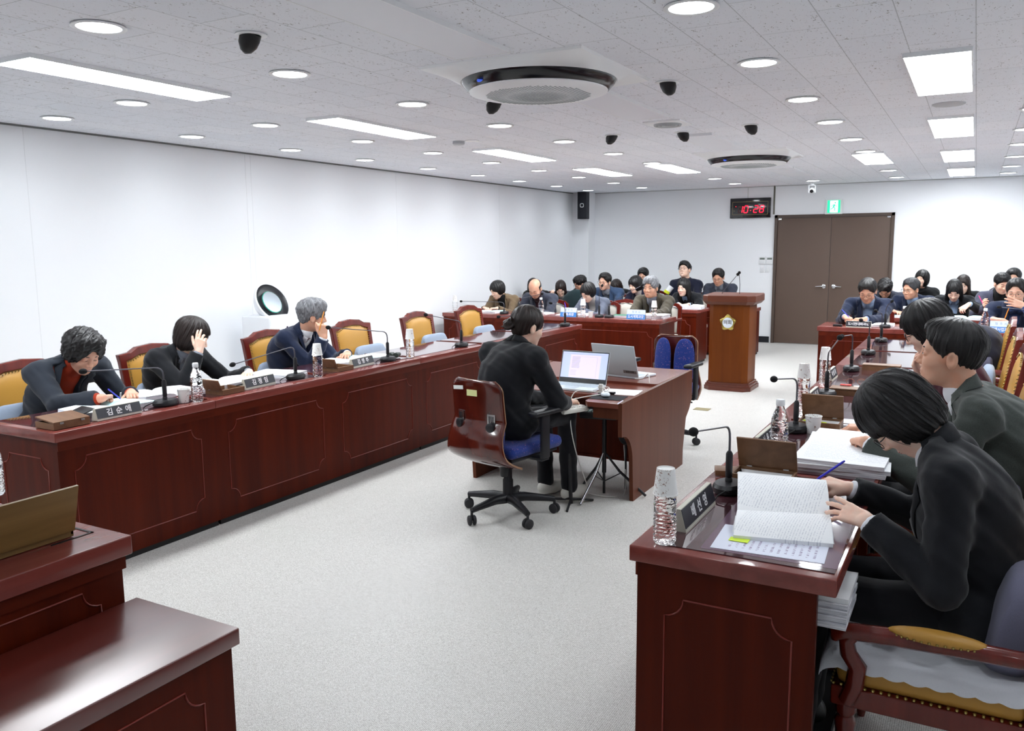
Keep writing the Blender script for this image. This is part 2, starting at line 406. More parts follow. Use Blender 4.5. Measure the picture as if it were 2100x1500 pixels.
def hair_sdf(R, C, s, style, fem):
    w = .93 if fem else 1.0
    def cap(Q, t, low=-.03): return d_ell(Q, A(0, -.014, .030), A(.077*w+t, .099+t, .091+t))
    def face(Q, top=.062, hw=.058, low=-.14):
        # opening over the face
        X = Q.copy()
        return smax(d_ell(X, A(0, .115, -.035), A(hw, .075, top+.035)), -(X[:, 2]-low), .01)
    def f(P):
        Q = (P-C)@R/s
        X = Q.copy(); X[:, 0] = np.abs(Q[:, 0])
        ph = np.arctan2(Q[:, 0], Q[:, 1]+.03); rad = np.hypot(Q[:, 0], Q[:, 1]+.03)
        cl = (np.sin(ph*17+2*np.sin(Q[:, 2]*25))+.7*np.sin(ph*41+1.7+Q[:, 2]*30))*np.clip(rad*14, 0, 1)
        if style in ('short', 'shorttop', 'fringe'):
            d = cap(X, .0045)-.011*np.clip((X[:, 2]+.015)/.075, 0, 1)
            d = smin(d, d_ell(X, A(0, .03, .098), A(.058*w, .060, .032)), .03)
            d = smin(d, d_ell(X, A(0, -.058, .0), A(.058, .044, .050)), .02)
            if style == 'fringe': d = smin(d, d_ell(X, A(0, .060, .055), A(.058, .038, .040)), .02); o = face(X, .045, .060)
            else: o = d_ell(X, A(0, .112, -.030), A(.069, .086, .116))
            d = smax(d, -o, .006)
            # sideburn and ear notch, nape
            d = smax(d, -(X[:, 2]+.058-np.clip(X[:, 1]+.015, 0, 1)*1.15), .010)
            d = smax(d, -d_ell(X, A(.085, .0, -.022), A(.030, .027, .036)), .006)
            d = d-.0016*cl
        elif style == 'wavy':
            d = cap(X, .006)-.013*np.clip((X[:, 2]+.02)/.07, 0, 1); d = smin(d, d_ell(X, A(0, .032, .095), A(.066, .060, .036)), .03)
            d = smin(d, d_ell(X, A(0, -.058, -.015), A(.066, .045, .060)), .02)
            d = smax(d, -face(X, .068, .063), .006); d = smax(d, -d_ell(X, A(.086, .003, -.026), A(.028, .028, .034)), .006)
            d = smax(d, -(X[:, 2]+.08), .01)
            d = d-.0016*cl-wob(Q, 95, .0035)
        elif style == 'bob':
            d = cap(X, .016)
            d = smin(d, d_ell(X, A(0, -.022, -.030), A(.094*w, .092, .100)), .025)
            d = smax(d, -smax(face(X, .050, .054), -(.125-X[:, 2])*1., .01), .006)
            d = smax(d, -(X[:, 2]+.108-.012*np.sin(ph*3)), .012)
            d = smax(d, (X[:, 1]-.070)-np.clip((X[:, 2]-.0)*2., 0, .06), .012)
            d = d-.0022*cl
        elif style == 'shortbob':
            d = cap(X, .015)
            d = smin(d, d_ell(X, A(0, -.024, -.018), A(.088*w, .084, .080)), .025)
            d = smax(d, -smax(face(X, .056, .058), -(.125-X[:, 2])*1., .01), .006)
            d = smax(d, -(X[:, 2]+.078), .012)
            d = smax(d, (X[:, 1]-.045)-np.clip((X[:, 2]+.01)*2., 0, .08), .012)
            d = d-.0022*cl
        elif style == 'fringebob':
            d = cap(X, .017)
            d = smin(d, d_ell(X, A(0, -.016, -.022), A(.096*w, .096, .096)), .025)
            d = smin(d, d_ell(X, A(0, .055, .048), A(.060, .042, .044)), .02)
            d = smax(d, -face(X, .036, .056), .006); d = smax(d, -(X[:, 2]+.100), .014)
            d = d-.0020*cl
        elif style == 'long':
            d = cap(X, .014)
            d = smin(d, d_ell(X, A(0, -.020, -.030), A(.088*w, .088, .100)), .025)
            d = smin(d, d_ell(X, A(0, -.075, -.150), A(.085, .040, .150)), .03)
            d = smin(d, d_ell(X, A(.070, -.010, -.130), A(.026, .036, .110)), .025)
            d = smax(d, -smax(face(X, .058, .052), -(.125-X[:, 2]), .01), .006)
            d = smax(d, (X[:, 1]-.060)-np.clip((X[:, 2]-.0)*2., 0, .06), .012)
            d = d-.0022*cl
        elif style == 'perm':
            d = d_ell(X, A(0, -.018, .036), A(.108, .116, .104))
            d = smin(d, d_ell(X, A(0, .045, .095), A(.080, .055, .045)), .03)
            d = smin(d, d_ell(X, A(.075, .005, .010), A(.036, .055, .060)), .03)
            d = smin(d, d_ell(X, A(0, -.06, -.045), A(.075, .05, .055)), .03)
            d = smax(d, -d_ell(X, A(0, .125, -.034), A(.062, .088, .106)), .008)
            d = smax(d, -(X[:, 2]+.085), .015)
            d = d-wob(Q, 120, .0045)-wob(Q+.3, 230, .0022)
        elif style == 'bun':
            d = cap(X, .009); d = smin(d, d_ell(X, A(0, -.050, -.030), A(.060, .040, .050)), .02)
            d = smax(d, -face(X, .072, .064), .006)
            d = smax(d, -(X[:, 2]+.052-np.clip(X[:, 1]+.03, -1, 1)*.5), .012)
            d = smax(d, -d_ell(X, A(.084, .006, -.018), A(.026, .026, .036)), .006)
            bq = Q-A(-.012, -.128, -.012)
            b = d_ell(Q, A(-.012, -.128, -.012), A(.034, .032, .036)); an = np.arctan2(bq[:, 0], bq[:, 2])
            b = b-.0035*np.sin(an*3+bq[:, 1]*90+np.linalg.norm(bq, axis=1)*200)
            b = smin(b, d_cone(Q, A(.012, -.120, .012), A(.032, -.148, .035), .010, .003), .006)
            b = smin(b, d_cone(Q, A(-.035, -.130, -.03), A(-.060, -.150, -.032), .009, .002), .006)
            d = smin(d-.0012*cl, b, .012)
        elif style == 'bald':
            d = cap(X, .006); d = smax(d, X[:, 2]-.045-np.clip(-X[:, 1]-.03, 0, 1)*.3, .008)
            d = smax(d, X[:, 1]-.025, .008); d = smax(d, -(X[:, 2]+.06), .01)
            d = smax(d, -d_ell(X, A(.085, .002, -.024), A(.026, .026, .034)), .006)
        else: d = cap(X, .012)
        return d*s
    return f

POSES = {
    'rest': dict(c=[(28, 34, 20), (30, 38, 22), (34, 42, 24), (38, 44, 26)], t=(40, 18, 18, 12)),
    'flat': dict(c=[(6, 8, 4), (5, 8, 4), (7, 9, 5), (10, 12, 6)], t=(48, 10, 12, 6)),
    'spread': dict(c=[(2, 10, 6), (4, 10, 6), (10, 14, 8), (18, 20, 12)], t=(22, 50, 14, 10), sp=9),
    'fist': dict(c=[(68, 92, 50), (72, 95, 52), (76, 95, 54), (78, 92, 52)], t=(38, 52, 32, 30)),
    'pen': dict(c=[(42, 50, 22), (52, 62, 32), (64, 74, 40), (70, 76, 42)], t=(30, 44, 22, 20)),
    'point': dict(c=[(14, 12, 8), (58, 62, 34), (62, 66, 36), (60, 62, 34)], t=(34, 36, 22, 18)),
    'face': dict(c=[(12, 20, 10), (14, 22, 12), (30, 40, 22), (40, 48, 26)], t=(44, 24, 20, 14)),
}
def hand_sdf(W, F, U, side, pose, s, E, sp=0):
    """W wrist, F finger direction, U back of the hand; side +1: thumb on +x of (F x U)"""
    F = F/np.linalg.norm(F); U = U-F*(U@F); U = U/np.linalg.norm(U); X = np.cross(F, U)*side
    R = np.stack([X, F, U], 1)                 # x towards the thumb
    L = lambda x, y, z: W+R@(A(x, y, z)*s)
    po = POSES[pose]; spr = po.get('sp', 3)
    bones = []
    kx = [.027, .009, -.010, -.027]; ky = [.086, .089, .084, .076]; ln = [.073, .080, .074, .058]; rr = [.0088, .0090, .0086, .0076]
    tips = []
    for i in range(4):
        c = po['c'][i]; ang = 0; p = A(kx[i], ky[i], 0); sa = math.radians([spr, 0, -spr, -2*spr][i])
        q = p; l = ln[i]; r = rr[i]
        for j, fr in enumerate((.46, .30, .24)):
            ang += math.radians(c[j])
            dr = A(math.sin(sa)*math.cos(ang), math.cos(sa)*math.cos(ang), -math.sin(ang))
            e = q+dr*l*fr; bones.append((L(*q), L(*e), r*s*(1-.06*j), r*s*(.93-.08*j))); q = e
        tips.append((L(*q), dr))
    a0, opp, b1, b2 = po['t']
    q = A(.020, .022, -.006); th = math.radians(a0); op = math.radians(opp)
    tb = []
    for l, r0, r1, ex in ((.040, .0135, .0115, 0), (.033, .0110, .0100, b1), (.026, .0098, .0078, b2)):
        th -= math.radians(ex)*.8
        dr = A(math.sin(th)*math.cos(op), math.cos(th), -math.sin(th)*math.sin(op)-.25*math.sin(op)); dr = dr/np.linalg.norm(dr)
        e = q+dr*l; tb.append((L(*q), L(*e), r0*s, r1*s)); q = e
    def f(P):
        d = d_cone(P, L(.012, .005, 0), L(kx[0], ky[0], -.001), .0155*s, .0118*s)
        for i in (1, 2, 3): d = smin(d, d_cone(P, L([0, .003, -.006, -.012][i], .005, 0), L(kx[i], ky[i], -.001), .0150*s, .0115*s), .010*s)
        d = smin(d, d_ell(P, L(.018, .035, -.010), A(.014, .028, .013)*s, R), .012*s)
        d = smin(d, d_cone(P, tb[0][0], tb[0][1], tb[0][2], tb[0][3]), .014*s)
        for a, b, r0, r1 in tb[1:]: d = smin(d, d_cone(P, a, b, r0, r1), .003)
        for a, b, r0, r1 in bones: d = smin(d, d_cone(P, a, b, r0, r1), .0028)
        return smin(d, d_cone(P, E, W, .034*s, .0245*s), .012)
    return f, L, tips, R

def person(label, head, pelvis, byaw, hyaw, hpitch=10, hroll=0, fem=False, s=1.0, hs='short', hm=None, skin=None,
           jacket=None, shirt=None, top='blazer', tie=None, hands=None, glasses=None, q=2, eyes=.6, lipc=None, look=0,
           legs=True, shoes=None, trousers=None, sleeves=True, extra=None, wide=1.0, group=None, shw=None, cuff=None, vlow=.0, lean=None, belly=0, knee=.42, seat=None, nk=.138):
    """q: 0 far, 1 middle, 2 near -> mesh steps"""
    hb, hh, hn, hr = [(.014, .0075, .0058, .0075), (.011, .0052, .0042, .0058), (.0085, .0036, .0030, .0040)][q]
    hm = hm or H_BLK; skin = skin or (SK_L if fem else SK_M)
    C = V3(head); P0 = V3(pelvis)
    R = head_axes(hyaw, hpitch, hroll)
    by = math.radians(byaw); F = A(math.cos(by), math.sin(by), 0); RT = A(math.sin(by), -math.cos(by), 0); Z = A(0, 0, 1)
    sp0 = C-P0; sp0 = sp0/np.linalg.norm(sp0)
    N = C-nk*s*(.45*R[:, 2]+.55*sp0)-R[:, 1]*.034*s
    D = N-P0; Ld = np.linalg.norm(D); sp = D/Ld
    slack = math.sqrt(max(.50*s*.50*s-Ld*Ld, 0))*.35
    bk = -(F-sp*(F@sp)); bk = bk/np.linalg.norm(bk)
    Ch = P0+D*.66+bk*(slack+.012); Wa = P0+D*.33+bk*slack*.8
    cu = N-Ch; cu = cu/np.linalg.norm(cu)
    cf = np.cross(cu, RT); cf = cf/np.linalg.norm(cf)
    if cf@F < 0: cf = -cf
    TR = np.stack([RT, cf, cu], 1)
    hw = (shw or (.158 if fem else .182))*s
    SH = {1: N-cu*.082*s+RT*hw, -1: N-cu*.082*s-RT*hw}     # +1 = the person's right
    def torso(P, o=0.0):
        d = d_ell(P, P0-Z*.005, (A(.178 if fem else .172, .138, .112)*s+o), np.stack([RT, F, Z], 1))
        d = smin(d, d_ell(P, Wa+F*(.010+belly), (A(.138 if fem else .152, .106+belly, .150)*s+o), TR), .07)
        d = smin(d, d_ell(P, Ch-cu*.01, (A(.148 if fem else .166, .104, .165)*s+o), TR), .06)
        if fem: d = smin(d, d_ell(P, Ch+cf*.060*s-cu*.04, (A(.110, .055, .060)*s+o), TR), .04)
        d = smin(d, d_cone(P, SH[1]-RT*.02, SH[-1]+RT*.02, .052*s+o, .052*s+o), .05)
        for k in (1, -1): d = smin(d, d_cone(P, N-cu*.014*s, SH[k]-RT*k*.030+cu*.012, .040*s+o, .036*s+o), .035)
        return d
    # arms
    nr = (.052 if fem else .061)*s; arms = {}; vw = {'open': .088, 'blazer': .066}.get(top, .06)*s
    hands = hands or {}
    a_, b_ = .285*s, .255*s
    for k in (1, -1):
        h = hands.get('R' if k == 1 else 'L')
        if h is None: h = dict(p=P0+F*.36+RT*k*.13+A(0, 0, .08), f=F-RT*k*.5, u=Z, pose='rest')
        Wp = V3(h['p']); S0 = SH[k]; v = Wp-S0; d = np.linalg.norm(v)
        if d > (a_+b_)*.985: Wp = S0+v/d*(a_+b_)*.985; v = Wp-S0; d = np.linalg.norm(v)
        hint = V3(h['e']) if 'e' in h else (RT*k*.55-Z*.9-F*.15)
        n = v/d; x = (a_*a_-b_*b_+d*d)/(2*d); yy = math.sqrt(max(a_*a_-x*x, 0))
        hp = hint-n*(hint@n); hp = hp/np.linalg.norm(hp)
        E = S0+n*x+hp*yy
        arms[k] = (S0, E, Wp, h)
    loc = (float(P0[0]), float(P0[1]), 0.0)
    body = Soup()
    hf = head_sdf(R, C, N-cu*.03, fem, s, wide)
    vs, fs = mesh_sdf(hf, np.minimum(C-.17, N-.1), np.maximum(C+.17, N+.1), hh); body.add(vs, fs, 0)
    face_parts(R, C, s*1.0, fem, look, lipc, body, eyes, None)
    tipinfo = {}
    for k in (1, -1):
        S0, E, Wp, h = arms[k]
        if h.get('hide'): continue
        hf2, Lf, tips, HR = hand_sdf(Wp, V3(h['f']), V3(h['u']), h.get('thumb', -k), h.get('pose', 'rest'), s*(.92 if fem else 1.0), Wp+(E-Wp)*.5)
        tipinfo[k] = (Lf, tips, HR)
        m = (E-Wp)*.5
        vs, fs = mesh_sdf(hf2, np.minimum(Wp-.20, Wp+m-.05), np.maximum(Wp+.20, Wp+m+.05), hn); body.add(vs, fs, 0)
        if q == 2:
            nm = MB()
            for (tp, dr) in tips:
                nd = Vector(dr@HR.T); up = Vector(HR[:, 2])
                T = frame(Vector(tp), Vector(HR[:, 0]), nd)
                nm.ell((0, .001, .0052*s), (.0048*s, .0062*s, .0016*s), 10, 5, T)
            body.mb(nm)
    def inner(P):
        d = torso(P, -.020)
        for k in (1, -1):
            S0, E, Wp, h = arms[k]
            d = smin(d, d_cone(P, S0, E, .040*s, .034*s), .03); d = smin(d, d_cone(P, E, E+(Wp-E)*.7, .034*s, .026*s), .01)
        if legs:
            for k in (1, -1):
                kn = P0+F*knee*s+RT*k*.10+Z*(-.005); an = A(kn[0], kn[1], .10)+F*.03
                d = smin(d, d_cone(P, P0+RT*k*.085, kn, .062*s, .048*s), .03); d = smin(d, d_cone(P, kn, an, .042*s, .032*s), .01)
        return d
    pts = np.array([P0, N, SH[1], SH[-1], arms[1][1], arms[-1][1], arms[1][2], arms[-1][2]])
    lo = pts.min(0)-.22; hi = pts.max(0)+.20
    lo2, hi2 = lo.copy(), hi.copy()
    if legs:
        kk = P0+F*(knee*s+.12); lo2 = np.minimum(lo2, kk-.2); hi2 = np.maximum(hi2, kk+.2); lo2[2] = .02
    vs, fs = mesh_sdf(inner, lo2, hi2, .018); body.add(vs, fs, 0)
    lp = lipc or (LIP if fem else LIPM)
    o = body.build('person', [skin, EYEW, IRIS, BROW, lp, NAIL], None, loc)
    tag(o, label, 'person', group)
    # hair
    if hs:
        hf3 = hair_sdf(R, C, s, hs, fem)
        ext = .36 if hs == 'long' else .2
        vs, fs = mesh_sdf(hf3, C-ext, C+ext, hr)
        sp_ = Soup(); sp_.add(vs, fs, 0)
        Q0 = (vs-C)@R/s
        if q >= 1: flyaway(sp_, hf3, R, C, s, hs, vs, 260 if q == 2 else 110)
        ho = sp_.build('hair', hm, o, loc)
        Q = (np.concatenate(sp_.v)-C)@R/s+A(0, .0, 0)
        if hs == 'perm': st = Q*np.array([70, 70, 70])
        else:
            q2 = Q-A(.012, -.045, .0); r2 = np.hypot(q2[:, 0], q2[:, 1])+1e-4
            st = np.stack([q2[:, 0]/r2*34, q2[:, 1]/r2*34, np.arctan2(r2, q2[:, 2]+.02)*2.2+r2*6], -1)
        at = ho.data.attributes.new('strand', 'FLOAT_VECTOR', 'POINT'); at.data.foreach_set('vector', st.ravel())
    # clothes
    zb = Ch-cu*(.115+vlow)*s; zt = N
    def chest(P): return (P-zb)@TR
    vh = float((zt-zb)@cu)
    vz = top in ('blazer', 'open')
    def sleeves_d(P, d, o_, end=.016):
        for k in (1, -1):
            S0, E, Wp, h = arms[k]
            e2 = Wp+(E-Wp)*(end/.255)
            d = smin(d, d_cone(P, S0, E, .054*s+o_, .046*s+o_), .032)
            d = smin(d, d_cone(P, E, e2, .047*s+o_, .0365*s+o_), .014)
            d = smax(d, -(((P-e2)@((Wp-E)/np.linalg.norm(Wp-E)))*-1 if False else (-( (P-e2)@((Wp-E)/np.linalg.norm(Wp-E)) )+ (np.linalg.norm(P-e2, axis=1) > .09)*10)), .003) if False else d
        return d
    cuts = []
    def cut_cuffs(P, d, end):
        for k in (1, -1):
            S0, E, Wp, h = arms[k]; ax = (Wp-E)/np.linalg.norm(Wp-E); e2 = Wp-ax*end
            near = d_cone(P, e2, e2+ax*.07, .055*s, .055*s)
            cutd = smax(near, -((P-e2)@ax), .002)
            d = np.maximum(d, -cutd)
        return d
    cuffk = cuff if cuff is not None else .012
    if jacket is not None:
        def fj(P):
            d = torso(P, .011); d = smin(d, d_ell(P, (Wa*.75+Ch*.25)+F*(.004+belly), A(.158 if fem else .168, .122+belly, .20)*s, TR), .05)
            for k in (1, -1): d = smin(d, d_cone(P, N+RT*k*.05-cu*.02, SH[k]+RT*k*.006+cu*.004, .048*s, .060*s), .03)
            q3 = chest(P); ax = np.abs(q3[:, 0]); zz = q3[:, 2]
            wv = vw*np.clip(zz/vh, 0, 1.4)
            d = sleeves_d(P, d, .009)
            d = d-wob(P, 30, .0045)-wob(P+.2, 67, .0022)-creases(P)
            nk = P-N
            if vz:
                vcut = smax(ax-wv, -zz, .004); vcut = smax(vcut, -q3[:, 1]+.0, .01); vcut = np.maximum(vcut, q3[:, 1]-.17)
                d = smax(d, -vcut, .004)
                # shave the neck hole
                d = smax(d, -d_cone(P, N+cf*.004+cu*.002, N+cu*.2, nr+.006, nr+.004), .006)
            else:
                rg = np.stack([nk@RT, nk@cf, nk@cu], -1)
                ring = np.hypot(np.hypot(rg[:, 0], rg[:, 1]-.002)-nr-.006, rg[:, 2]-.012)-.014
                d = smin(d, ring, .012)
            return cut_cuffs(P, d, cuffk)
        vs, fs = mesh_sdf(fj, lo, hi, hb); sj = Soup(); sj.add(vs, fs, 0); jo = sj.build('jacket', jacket, o, loc)
        if vz and q >= 1: lapels(fj, jo, jacket, loc, dict(N=N, RT=RT, cf=cf, cu=cu, zb=zb, TR=TR, vh=vh, vw=vw, nr=nr, s=s))
    if shirt is not None:
        full = jacket is None
        def fs_(P):
            d = torso(P, .002 if full else -.002)
            d = sleeves_d(P, d, 0.0 if full else -.0035)
            if full: d = d-wob(P, 34, .003)
            nk = P-N
            if top in ('turtle', 'turtle_open') or (tie == 'turtle'):
                d = smin(d, d_cone(P, N-cu*.03, N+(C-N)*.34, nr+.010, nr+.004), .012)
            else:
                d = smin(d, d_cone(P, N-cu*.035, N+cu*.004, nr+.003, nr+.002), .010)
            return cut_cuffs(P, d, .006 if full else max(cuffk-.012, .0))
        vs, fs = mesh_sdf(fs_, lo, hi, hb); ss = Soup(); ss.add(vs, fs, 0); so = ss.build('shirt', shirt, o, loc)
        if top in ('blazer', 'open') and tie != 'turtle': shirt_collar(so, shirt, loc, dict(N=N, RT=RT, cf=cf, cu=cu, C=C, nr=nr, s=s))
    if tie is not None and tie != 'turtle':
        m = MB(); base = N+cf*.066*s-cu*.012
        T = frame(Vector(base), Vector(RT), Vector(cu))
        m.add([(-.016, .012, 0), (.016, .012, 0), (.010, -.012, .004), (-.010, -.012, .004), (-.012, .01, .012), (.012, .01, .012), (.008, -.01, .014), (-.008, -.01, .014)],
              [(0, 1, 2, 3), (4, 7, 6, 5), (0, 4, 5, 1), (1, 5, 6, 2), (2, 6, 7, 3), (3, 7, 4, 0)], 0, False)
        m.v = [tuple((T @ Vector(v))) for v in m.v]
        def tf(u, v): return T @ Vector(((u-.5)*(.022+.035*v), -.012-.24*v, .004+.010*math.sin(u*PI)+.036*math.sin(v*1.6)))
        m.sheet(tf, 4, 10); mo = m
        mo.v = [tuple(Vector(v)-Vector(loc)) for v in mo.v]; mo.build('necktie', tie, o)
    if legs:
        tm = trousers or cloth('trouser_black', (22, 23, 28))
        def ft(P):
            d = d_ell(P, P0-Z*.01, A(.170, .130, .105)*s, np.stack([RT, F, Z], 1))
            for k in (1, -1):
                kn = P0+F*knee*s+RT*k*.10+Z*(-.005); an = A(kn[0], kn[1], .10)+F*.03
                d = smin(d, d_cone(P, P0+RT*k*.085, kn, .080*s, .062*s), .03)
                d = smin(d, d_cone(P, kn, an, .060*s, .050*s), .015)
            return d-wob(P, 40, .003)
        l3 = np.minimum(P0-.25, P0+F*.6-.25); h3 = np.maximum(P0+.25, P0+F*.6+.25); l3[2] = .05; h3[2] = P0[2]+.16
        vs, fs = mesh_sdf(ft, l3, h3, max(hb, .011)); st_ = Soup(); st_.add(vs, fs, 0); st_.build('trousers', tm, o, loc)
        for k in (1, -1):
            kn = P0+F*knee*s+RT*k*.10; an = A(kn[0], kn[1], .065)+F*.03
            def fsh(P):
                d = d_cone(P, an-F*.02, an+A(0, 0, .04), .040, .038)
                d = smin(d, d_ell(P, an+F*.07+A(0, 0, -.018), A(.046, .125, .045), np.stack([RT, F, Z], 1)), .03)
                return smax(d, -(P[:, 2]-.004), .004)
            vs, fs = mesh_sdf(fsh, an-.22, an+.22, .012 if q < 2 else .007); sh = Soup(); sh.add(vs, fs, 0)
            so = sh.build('shoe', shoes or SHOE_B, o, loc)
    if glasses is not None: make_glasses(R, C, s, fem, glasses, o, loc)
    return o, dict(R=R, C=C, N=N, tips=tipinfo, F=F, RT=RT, loc=loc, cu=cu, cf=cf, Ch=Ch, arms=arms)

def creases(P):
    a = P[:, 0]*23+P[:, 1]*19+P[:, 2]*41; b = P[:, 0]*-17+P[:, 1]*29+P[:, 2]*31
    return .0020*np.sin(a+2.2*np.sin(b*.6))*np.clip(np.sin(b*.45+.8), 0, 1)
def lapels(f, jo, m_, loc, g):
    N, RT, cf, cu, zb, TR, vh, vw, nr, s = [g[k] for k in ('N', 'RT', 'cf', 'cu', 'zb', 'TR', 'vh', 'vw', 'nr', 's')]
    def onto(P, d, off):
        P = np.array(P)[None]
        for _ in range(9): P = P-d*(f(P)-off)[:, None]*.9
        return P[0]
    def grad(P):
        e = .002; P = P[None]
        v = np.array([float(f(P+A(e, 0, 0))[0]-f(P-A(e, 0, 0))[0]), float(f(P+A(0, e, 0))[0]-f(P-A(0, e, 0))[0]), float(f(P+A(0, 0, e))[0]-f(P-A(0, 0, e))[0])])
        return v/(np.linalg.norm(v)+1e-9)
    for k in (1, -1):
        rows = []
        for i in range(9):                                   # round the neck, back to front
            a = math.radians(180-i*13.5); dr = RT*k*math.sin(a)+cf*math.cos(a)
            hi = .034-.010*i/8; r0 = nr+.007
            p0 = N+dr*r0+cu*hi; p1 = N+dr*(r0+.006)+cu*(hi+.004); p2 = N+dr*(r0+.016)+cu*(hi-.010)
            p3 = N+dr*(r0+.036+.010*i/8)+cu*(-.010); n_ = grad(p3); p3 = onto(p3, n_, .0035)
            rows.append([p0, p1, p2, p3])
        last = rows[-1]
        M_ = 10
        for i in range(1, M_+1):
            t = i/M_; zz = vh*(.93-.93*t)
            xi = vw*zz/vh+.001; lw = (.052 if t < .28 else .070*(1-((t-.28)/.72))**.8+.006)*s
            if abs(t-.3) < .05: lw += .010
            q = []
            for x, off in ((xi, .001), (xi+.004, .0045), (xi+lw*.6, .005), (xi+lw, .003)):
                P0_ = zb+TR@A(k*x, .20, zz); q.append(onto(P0_, cf, off))
            rows.append(q)
        m = MB(); R_ = len(rows)
        vs = [tuple(p) for r in rows for p in r]; fs = [[j*4+i, j*4+i+1, (j+1)*4+i+1, (j+1)*4+i] for j in range(R_-1) for i in range(3)]
        m.add(vs, fs, 0, True); m.v = [tuple(Vector(v)-Vector(loc)) for v in m.v]
        lo_ = m.build('lapel', m_, jo); sm = lo_.modifiers.new('s', 'SOLIDIFY'); sm.thickness = .003; sm.offset = 0
def shirt_collar(so, m_, loc, g):
    N, RT, cf, cu, C, nr, s = [g[k] for k in ('N', 'RT', 'cf', 'cu', 'C', 'nr', 's')]
    rows = []
    for i in range(25):
        a = math.radians(-168+14*i*1.0); a = math.radians(16+(360-32)*i/24)
        dr = RT*math.sin(a)+cf*math.cos(a); fr = (1+math.cos(a))/2
        t = N+dr*(nr+.003)+cu*(.036-.030*fr); b = N+dr*(nr+.016+.012*fr)+cu*(.004-.040*fr*fr); q = N+dr*(nr+.001)+cu*(.0-.02*fr)
        rows.append([q, t, t+dr*.004-cu*.003, b])
    m = MB(); vs = [tuple(p) for r in rows for p in r]
    m.add(vs, [[j*4+i, j*4+i+1, (j+1)*4+i+1, (j+1)*4+i] for j in range(24) for i in range(3)], 0, True); m.v = [tuple(Vector(v)-Vector(loc)) for v in m.v]
    co = m.build('collar', m_, so); sm = co.modifiers.new('s', 'SOLIDIFY'); sm.thickness = .0022; sm.offset = 0
def flyaway(sp_, f, R, C, s, hs, vs, n):
    """loose locks lying on the hair, following it from the crown down"""
    rng = np.random.RandomState(len(vs) % 1000)
    m = MB(); down = {'perm': 0}.get(hs, 1)
    idx = rng.choice(len(vs), min(n, len(vs)), replace=False)
    pts = vs[idx]; L = 12 if hs not in ('perm', 'short', 'fringe', 'shorttop', 'wavy') else 6
    cr = C+R@(A(.012, -.045, .12)*s); ax = R[:, 2]
    paths = [pts.copy()]; cur = pts.copy(); live = np.ones(len(pts), bool)
    if hs in ('short', 'fringe', 'shorttop', 'wavy', 'bun'): L = 5
    e = .002
    def grad(P):
        g = np.stack([f(P+A(e, 0, 0))-f(P-A(e, 0, 0)), f(P+A(0, e, 0))-f(P-A(0, e, 0)), f(P+A(0, 0, e))-f(P-A(0, 0, e))], -1)
        return g/(np.linalg.norm(g, axis=1)[:, None]+1e-9)
    jit = rng.randn(len(pts), 3)*.25
    for i in range(L):
        g = grad(cur); out = cur-cr; out = out/(np.linalg.norm(out, axis=1)[:, None]+1e-9)
        dv = out*.6-ax*.8+jit*(1 if down else 3)
        dv = dv-g*(dv*g).sum(1)[:, None]; dv = dv/(np.linalg.norm(dv, axis=1)[:, None]+1e-9)
        nx = cur+dv*.008*s; d = f(nx); nx2 = nx-grad(nx)*(d-.0012*(1+.3*i/L))[:, None]
        live &= (np.abs(d) < .0028) & ((grad(nx2)*g).sum(1) > .8)
        cur = np.where(live[:, None], nx2, cur)
        paths.append(cur.copy())
    PP = np.stack(paths, 1)
    for p in PP:
        if np.linalg.norm(p[-1]-p[0]) < .02: continue
        k = 1
        while k < len(p) and np.linalg.norm(p[k]-p[k-1]) > 1e-5: k += 1
        if k < 4: continue
        p = p[:k]; r = .0011*s
        m.tube([tuple(x) for x in p], [r*(1-.85*abs(2*i/(k-1)-1)**2) for i in range(k)], 3, 0, caps=False)
    sp_.mb(m)

def make_glasses(R, C, s, fem, gm, o, loc, r=.0014):
    T = Matrix(((R[0, 0], R[0, 1], R[0, 2], C[0]-loc[0]), (R[1, 0], R[1, 1], R[1, 2], C[1]-loc[1]), (R[2, 0], R[2, 1], R[2, 2], C[2]), (0, 0, 0, 1))) @ Matrix.Scale(s, 4)
    m = MB()
    for sx in (-1, 1):
        pts = [(sx*.033+.0245*math.copysign(abs(math.cos(t))**.75, math.cos(t)), .100-.10*abs(sx*.033+.0245*math.cos(t))**1.6*1.2, -.003+.0175*math.copysign(abs(math.sin(t))**.75, math.sin(t))) for t in [2*PI*k/20 for k in range(20)]]
        m.tube(pts, r, 6, 0, T, closed=True)
        m.tube([(sx*.0575, .094, .004), (sx*.076, .080, .004), (sx*.081, .0, .002), (sx*.080, -.010, -.008)], r, 6, 0, T)
    m.tube([(-.009, .101, .002), (0, .104, .004), (.009, .101, .002)], r, 6, 0, T)
    m.build('glasses', gm, o)
def pen(p, d, col, label, group=None, L=.14):
    p = Vector(p); d = Vector(d).normalized()
    m = MB(); a = d.orthogonal()
    T = frame(p, a, d.cross(a)); 
    m.lathe([(.0005, 0), (.0035, .012), (.0042, .02), (.0042, L-.01), (.003, L)], 10, 0, T)
    m2 = MB(); m2.lathe([(.0004, -.004), (.001, 0), (.0016, .006)], 8, 0, T)
    o = m.build('pen', col, loc=p); tag(o, label, 'pen', group)
    return o
